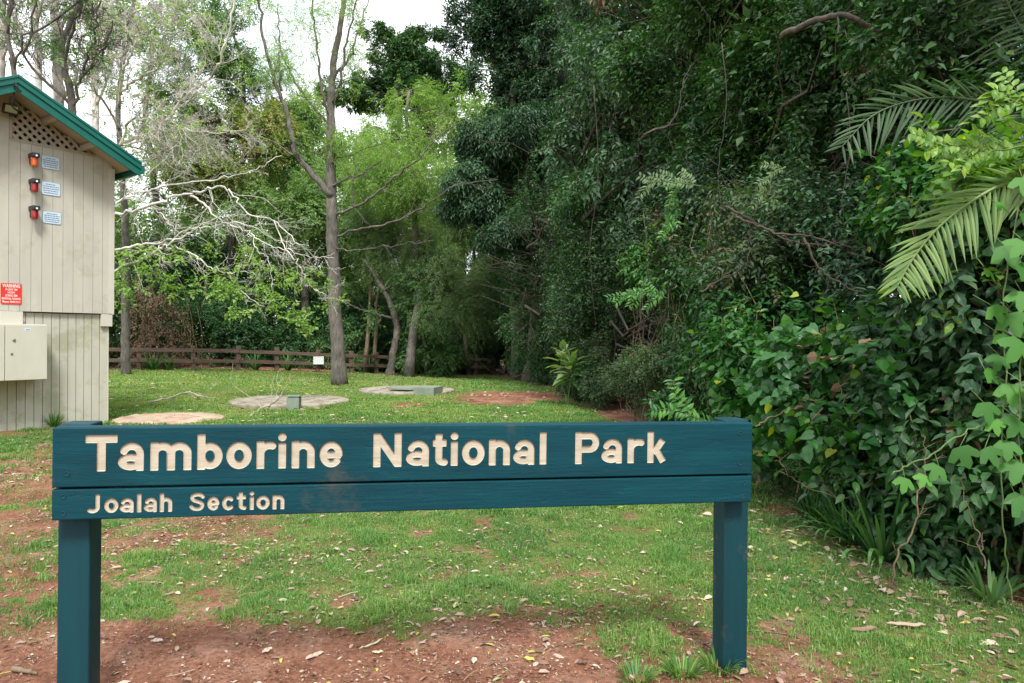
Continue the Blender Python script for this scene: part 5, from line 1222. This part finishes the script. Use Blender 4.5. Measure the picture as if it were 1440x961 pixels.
g.build('stem', M['greenstem'], t, smooth=True); fo.build('leaves', M['lobed'], t, smooth=True)

# ------------------------------------------------------------------ things on the ground
def litter(geo, n, xr, yr, ln, wd, seed, dens=None, lift=.004, vr=(0, 1)):
    r = np.random.default_rng(seed); x = r.uniform(*xr, n); y = r.uniform(*yr, n)
    px = 720+F*x/y; ok = (px > -60) & (px < 1500)
    if dens is not None: ok &= r.uniform(0, 1, n) < dens(x, y)
    x, y = x[ok], y[ok]; n = len(x); a = r.uniform(0, 2*pi, n)
    d = np.stack([np.cos(a), np.sin(a), r.normal(size=n)*.12], -1); nn = np.stack([r.normal(size=n)*.35, r.normal(size=n)*.35, np.ones(n)], -1)
    gm = grass_mask(x, y); pos = np.stack([x, y, T(x, y)+lift+.014*gm*r.uniform(0, 1, n)], -1)
    s = np.minimum(r.lognormal(0, .38, n), 1.6)
    scatter(geo, pos, d, nn, ln*s, wd*s*r.uniform(.6, 1.4, n), r.uniform(*vr, n), 'ovate')
g = Geo()
pd = lambda x, y: .25+.75*sstep(.35, .65, fbm(x*1.2, y*1.2, 3, 61))
litter(g, 6800, (-3.5, 3.6), (2.3, 6), .036, .013, 901, pd)
litter(g, 22000, (-3.5, 3.6), (2.3, 5.5), .014, .006, 902, pd)
litter(g, 8000, (-6, 2.8), (6, 11), .050, .020, 903, pd)
litter(g, 6500, (-16, 2), (11, 27), .075, .035, 904, pd, .015)
litter(g, 4500, (1.0, 3.6), (2.6, 9), .045, .018, 905, lambda x, y: sstep(1.1, .2, abs(edge_x(y)-x-.25)))
litter(g, 7000, (-17, 1), (23, 36), .10, .05, 906, lambda x, y: sstep(1.3, .2, abs(25+(x+14.5)*.64-y)), .02)
tag(g.build('leaf_litter', M['litter']), 'scattered dry fallen leaves over the soil and grass', 'leaf litter', kind='stuff')
g = Geo(); r = np.random.default_rng(911); n = 70000          # soil crumbs
x = r.uniform(-2.6, 2.4, n); y = 2.2+3.2*r.uniform(0, 1, n)**1.5; ok = r.uniform(0, 1, n) > grass_mask(x, y)*1.3; x, y = x[ok], y[ok]; n = len(x)
s = np.minimum(.0021*r.lognormal(0, .6, n), .009); oct_ = np.array([[1, 0, 0], [0, 1, 0], [-1, 0, 0], [0, -1, 0], [0, 0, .8], [0, 0, -.8]], float)
V = np.stack([x, y, T(x, y)+s*.3], -1)[:, None]+oct_[None]*s[:, None, None]*r.uniform(.6, 1.4, (n, 6, 1))
fl = np.array([[0, 1, 4], [1, 2, 4], [2, 3, 4], [3, 0, 4], [1, 0, 5], [2, 1, 5], [3, 2, 5], [0, 3, 5]]); g.add(V.reshape(-1, 3), (np.arange(n)[:, None, None]*6+fl[None]).reshape(-1, 3), np.repeat(r.uniform(0, 1, n), 6))
M['crumb'] = leafmat('soil_crumb', [(0, (.10, .04, .025)), (.5, (.24, .11, .07)), (.9, (.34, .2, .14)), (1, (.5, .4, .32))], .95, .0)
tag(g.build('soil_crumbs', M['crumb']), 'small red soil crumbs and grit over the bare ground', 'soil', kind='stuff')
g = Geo(); r = np.random.default_rng(912)                     # fine twigs
for _ in range(520):
    y = r.uniform(2.4, 8); x = r.uniform(-.75, .75)*y; a = r.uniform(0, pi); l_ = r.uniform(.02, .12)
    p = np.array([x, y, float(T(x, y))+.004]); g.tube(wig(p, p+np.array([cos(a)*l_, sin(a)*l_, .004]), 4, .1, r), .0012*(1+l_*5), 3, r.uniform(.2, 1))
tag(g.build('twig_litter', M['litter']), 'fine broken twigs strewn through the litter', 'leaf litter', kind='stuff')
# single pieces one can point to
def curl(lab, px, py, l_, w_, ang, v, name='fallen_leaf', seed=0, cat='leaf', group='larger fallen leaves on the red soil', lift=.006):
    r = np.random.default_rng(seed+px); p = G(px, py); z0 = float(T(p[0], p[1]))+lift; n = 9; u_ = np.linspace(-.5, .5, n)
    a = R_(ang); d = np.array([cos(a), sin(a), 0]); s_ = np.array([-sin(a), cos(a), 0])
    c = np.array([p[0], p[1], z0])[None]+d*(u_*l_)[:, None]+s_*(.12*l_*(u_**2))[:, None]+bz*(.05*l_*np.abs(u_*2)**1.5+.006*r.uniform(0, 1, n))[:, None]
    wp = w_/2*np.sqrt(np.clip(1-(2*u_)**2, .02, 1))*(1 if cat == 'leaf' else 1.2)
    A_ = c+s_*wp[:, None]+bz*(wp*.5)[:, None]; B_ = c-s_*wp[:, None]+bz*(wp*.35)[:, None]
    V = np.stack([A_, c, B_], 1).reshape(-1, 3); j = np.arange(n-1)[:, None]*3; g = Geo()
    g.add(V, np.concatenate([j+np.array([[0, 1, 4, 3]]), j+np.array([[1, 2, 5, 4]])]), v)
    o = g.build(name, M['litter'], base=(p[0], p[1], z0)); tag(o, lab, cat, group)
for a_ in [('large pale curled leaf on the soil below the word Section', 443, 924, .085, .028, 50, .7), ('white twisted leaf on the soil left of the pale curled leaf', 376, 919, .055, .025, 70, .85),
           ('long narrow green leaf lying on the soil in the middle', 523, 909, .13, .012, 52, .90), ('small rounded yellow leaf on the soil in front of the middle', 744, 929, .045, .026, -20, .98),
           ('small pale leaf standing out on the soil below the word National', 667, 932, .04, .022, 85, .86), ('pale green leaf on the soil beside the narrow green leaf', 531, 922, .045, .02, 10, .905),
           ('dark purple grey leaf on the soil left of the right post', 819, 936, .045, .024, 10, .12), ('whitish leaf below the word Joalah on the grass edge', 220, 907, .05, .03, 0, .84),
           ('pale leaf lying at the top edge of the bare soil', 398, 851, .04, .03, 20, .86), ('yellowish broad leaf in the grass at the lower right', 1280, 914, .05, .03, 10, .99),
           ('small upright yellow green leaf in the grass under the board', 641, 855, .055, .026, 80, .91)]: curl(*a_)
for a_ in [('long tan strip of bark at the lower right among the grass', 1275, 884, .17, .028, -6, .62), ('brown curled strip of bark left of the long tan strip', 1215, 890, .13, .03, 12, .35),
           ('short dark strip of bark above the other strips', 1195, 855, .09, .022, 60, .3)]: curl(*a_, name='bark_strip', cat='bark', group='strips of bark at the lower right')
def stickf(lab, pts, rad, mat, nch, seed, group=None):
    r = np.random.default_rng(seed); q = []
    for px, py, h_ in pts: p = G(px, py); q.append(np.array([p[0], p[1], float(T(p[0], p[1]))+rad+h_]))
    q = smooth_path(q, 5, r, rad*.5); g = Geo(); g.tube(q, np.linspace(rad, rad*.4, len(q)), 6)
    if nch: sprout(g, q, rad, r, 2, nch, .4, .8, 4, rad*.25)
    tag(g.build('fallen_stick', M[mat], base=q[0], smooth=True), lab, 'stick', group)
stickf('short thick brown stick in the lower left corner', [(18, 950, .003), (52, 957, .003)], .012, 'stem', 0, 1)
stickf('thin straight stick lying right of the right post', [(1052, 889, .0), (1100, 893, .0), (1135, 905, .0)], .004, 'stem', 0, 2)
stickf('thin red brown stick on the soil near the right post', [(1100, 905, 0), (1150, 950, 0)], .003, 'stem', 0, 3)
stickf('pale forked fallen branch on the lawn right of the building', [(205, 569, .02), (240, 565, .06), (262, 560, .10), (282, 562, .05), (305, 563, .02)], .018, 'stick', 6, 4, 'pale fallen branches on the lawn')
stickf('white jagged fallen branch leaning on the middle tank lid', [(352, 586, .0), (368, 577, .03), (384, 574, .08), (395, 566, .13), (403, 556, .2)], .016, 'stick', 5, 5, 'pale fallen branches on the lawn')
stickf('thin pale twig lying across the farthest tank lid', [(512, 552, .05), (535, 553, .1), (560, 546, .1)], .010, 'stick', 4, 6, 'pale fallen branches on the lawn')
# weeds at the right post and building foot
for px, py, n_, lab in [(1010, 942, 60, 'leafy weed tuft growing at the foot of the right post'), (960, 950, 70, 'grassy weed tuft at the bottom edge left of the right post'), (895, 958, 50, 'weed tuft at the very bottom edge of the photo')]:
    p = G(px, py); strap_plant('weed_tuft', p, n_*2, .085, .006, 'grass', px, lab, 'weed tufts around the right post', 1.1, 'weed')
    z0 = float(T(p[0], p[1])); g = Geo()
for px, lab in [(12, 'weedy grass tuft at the foot of the building wall at the left edge'), (75, 'taller weedy grass tuft at the building wall beside the sign post')]:
    p = G(px, 600); strap_plant('weed_tuft', p, 160, .30, .010, 'grass', px, lab, 'weed tufts at the building foot', 1.0, 'weed')
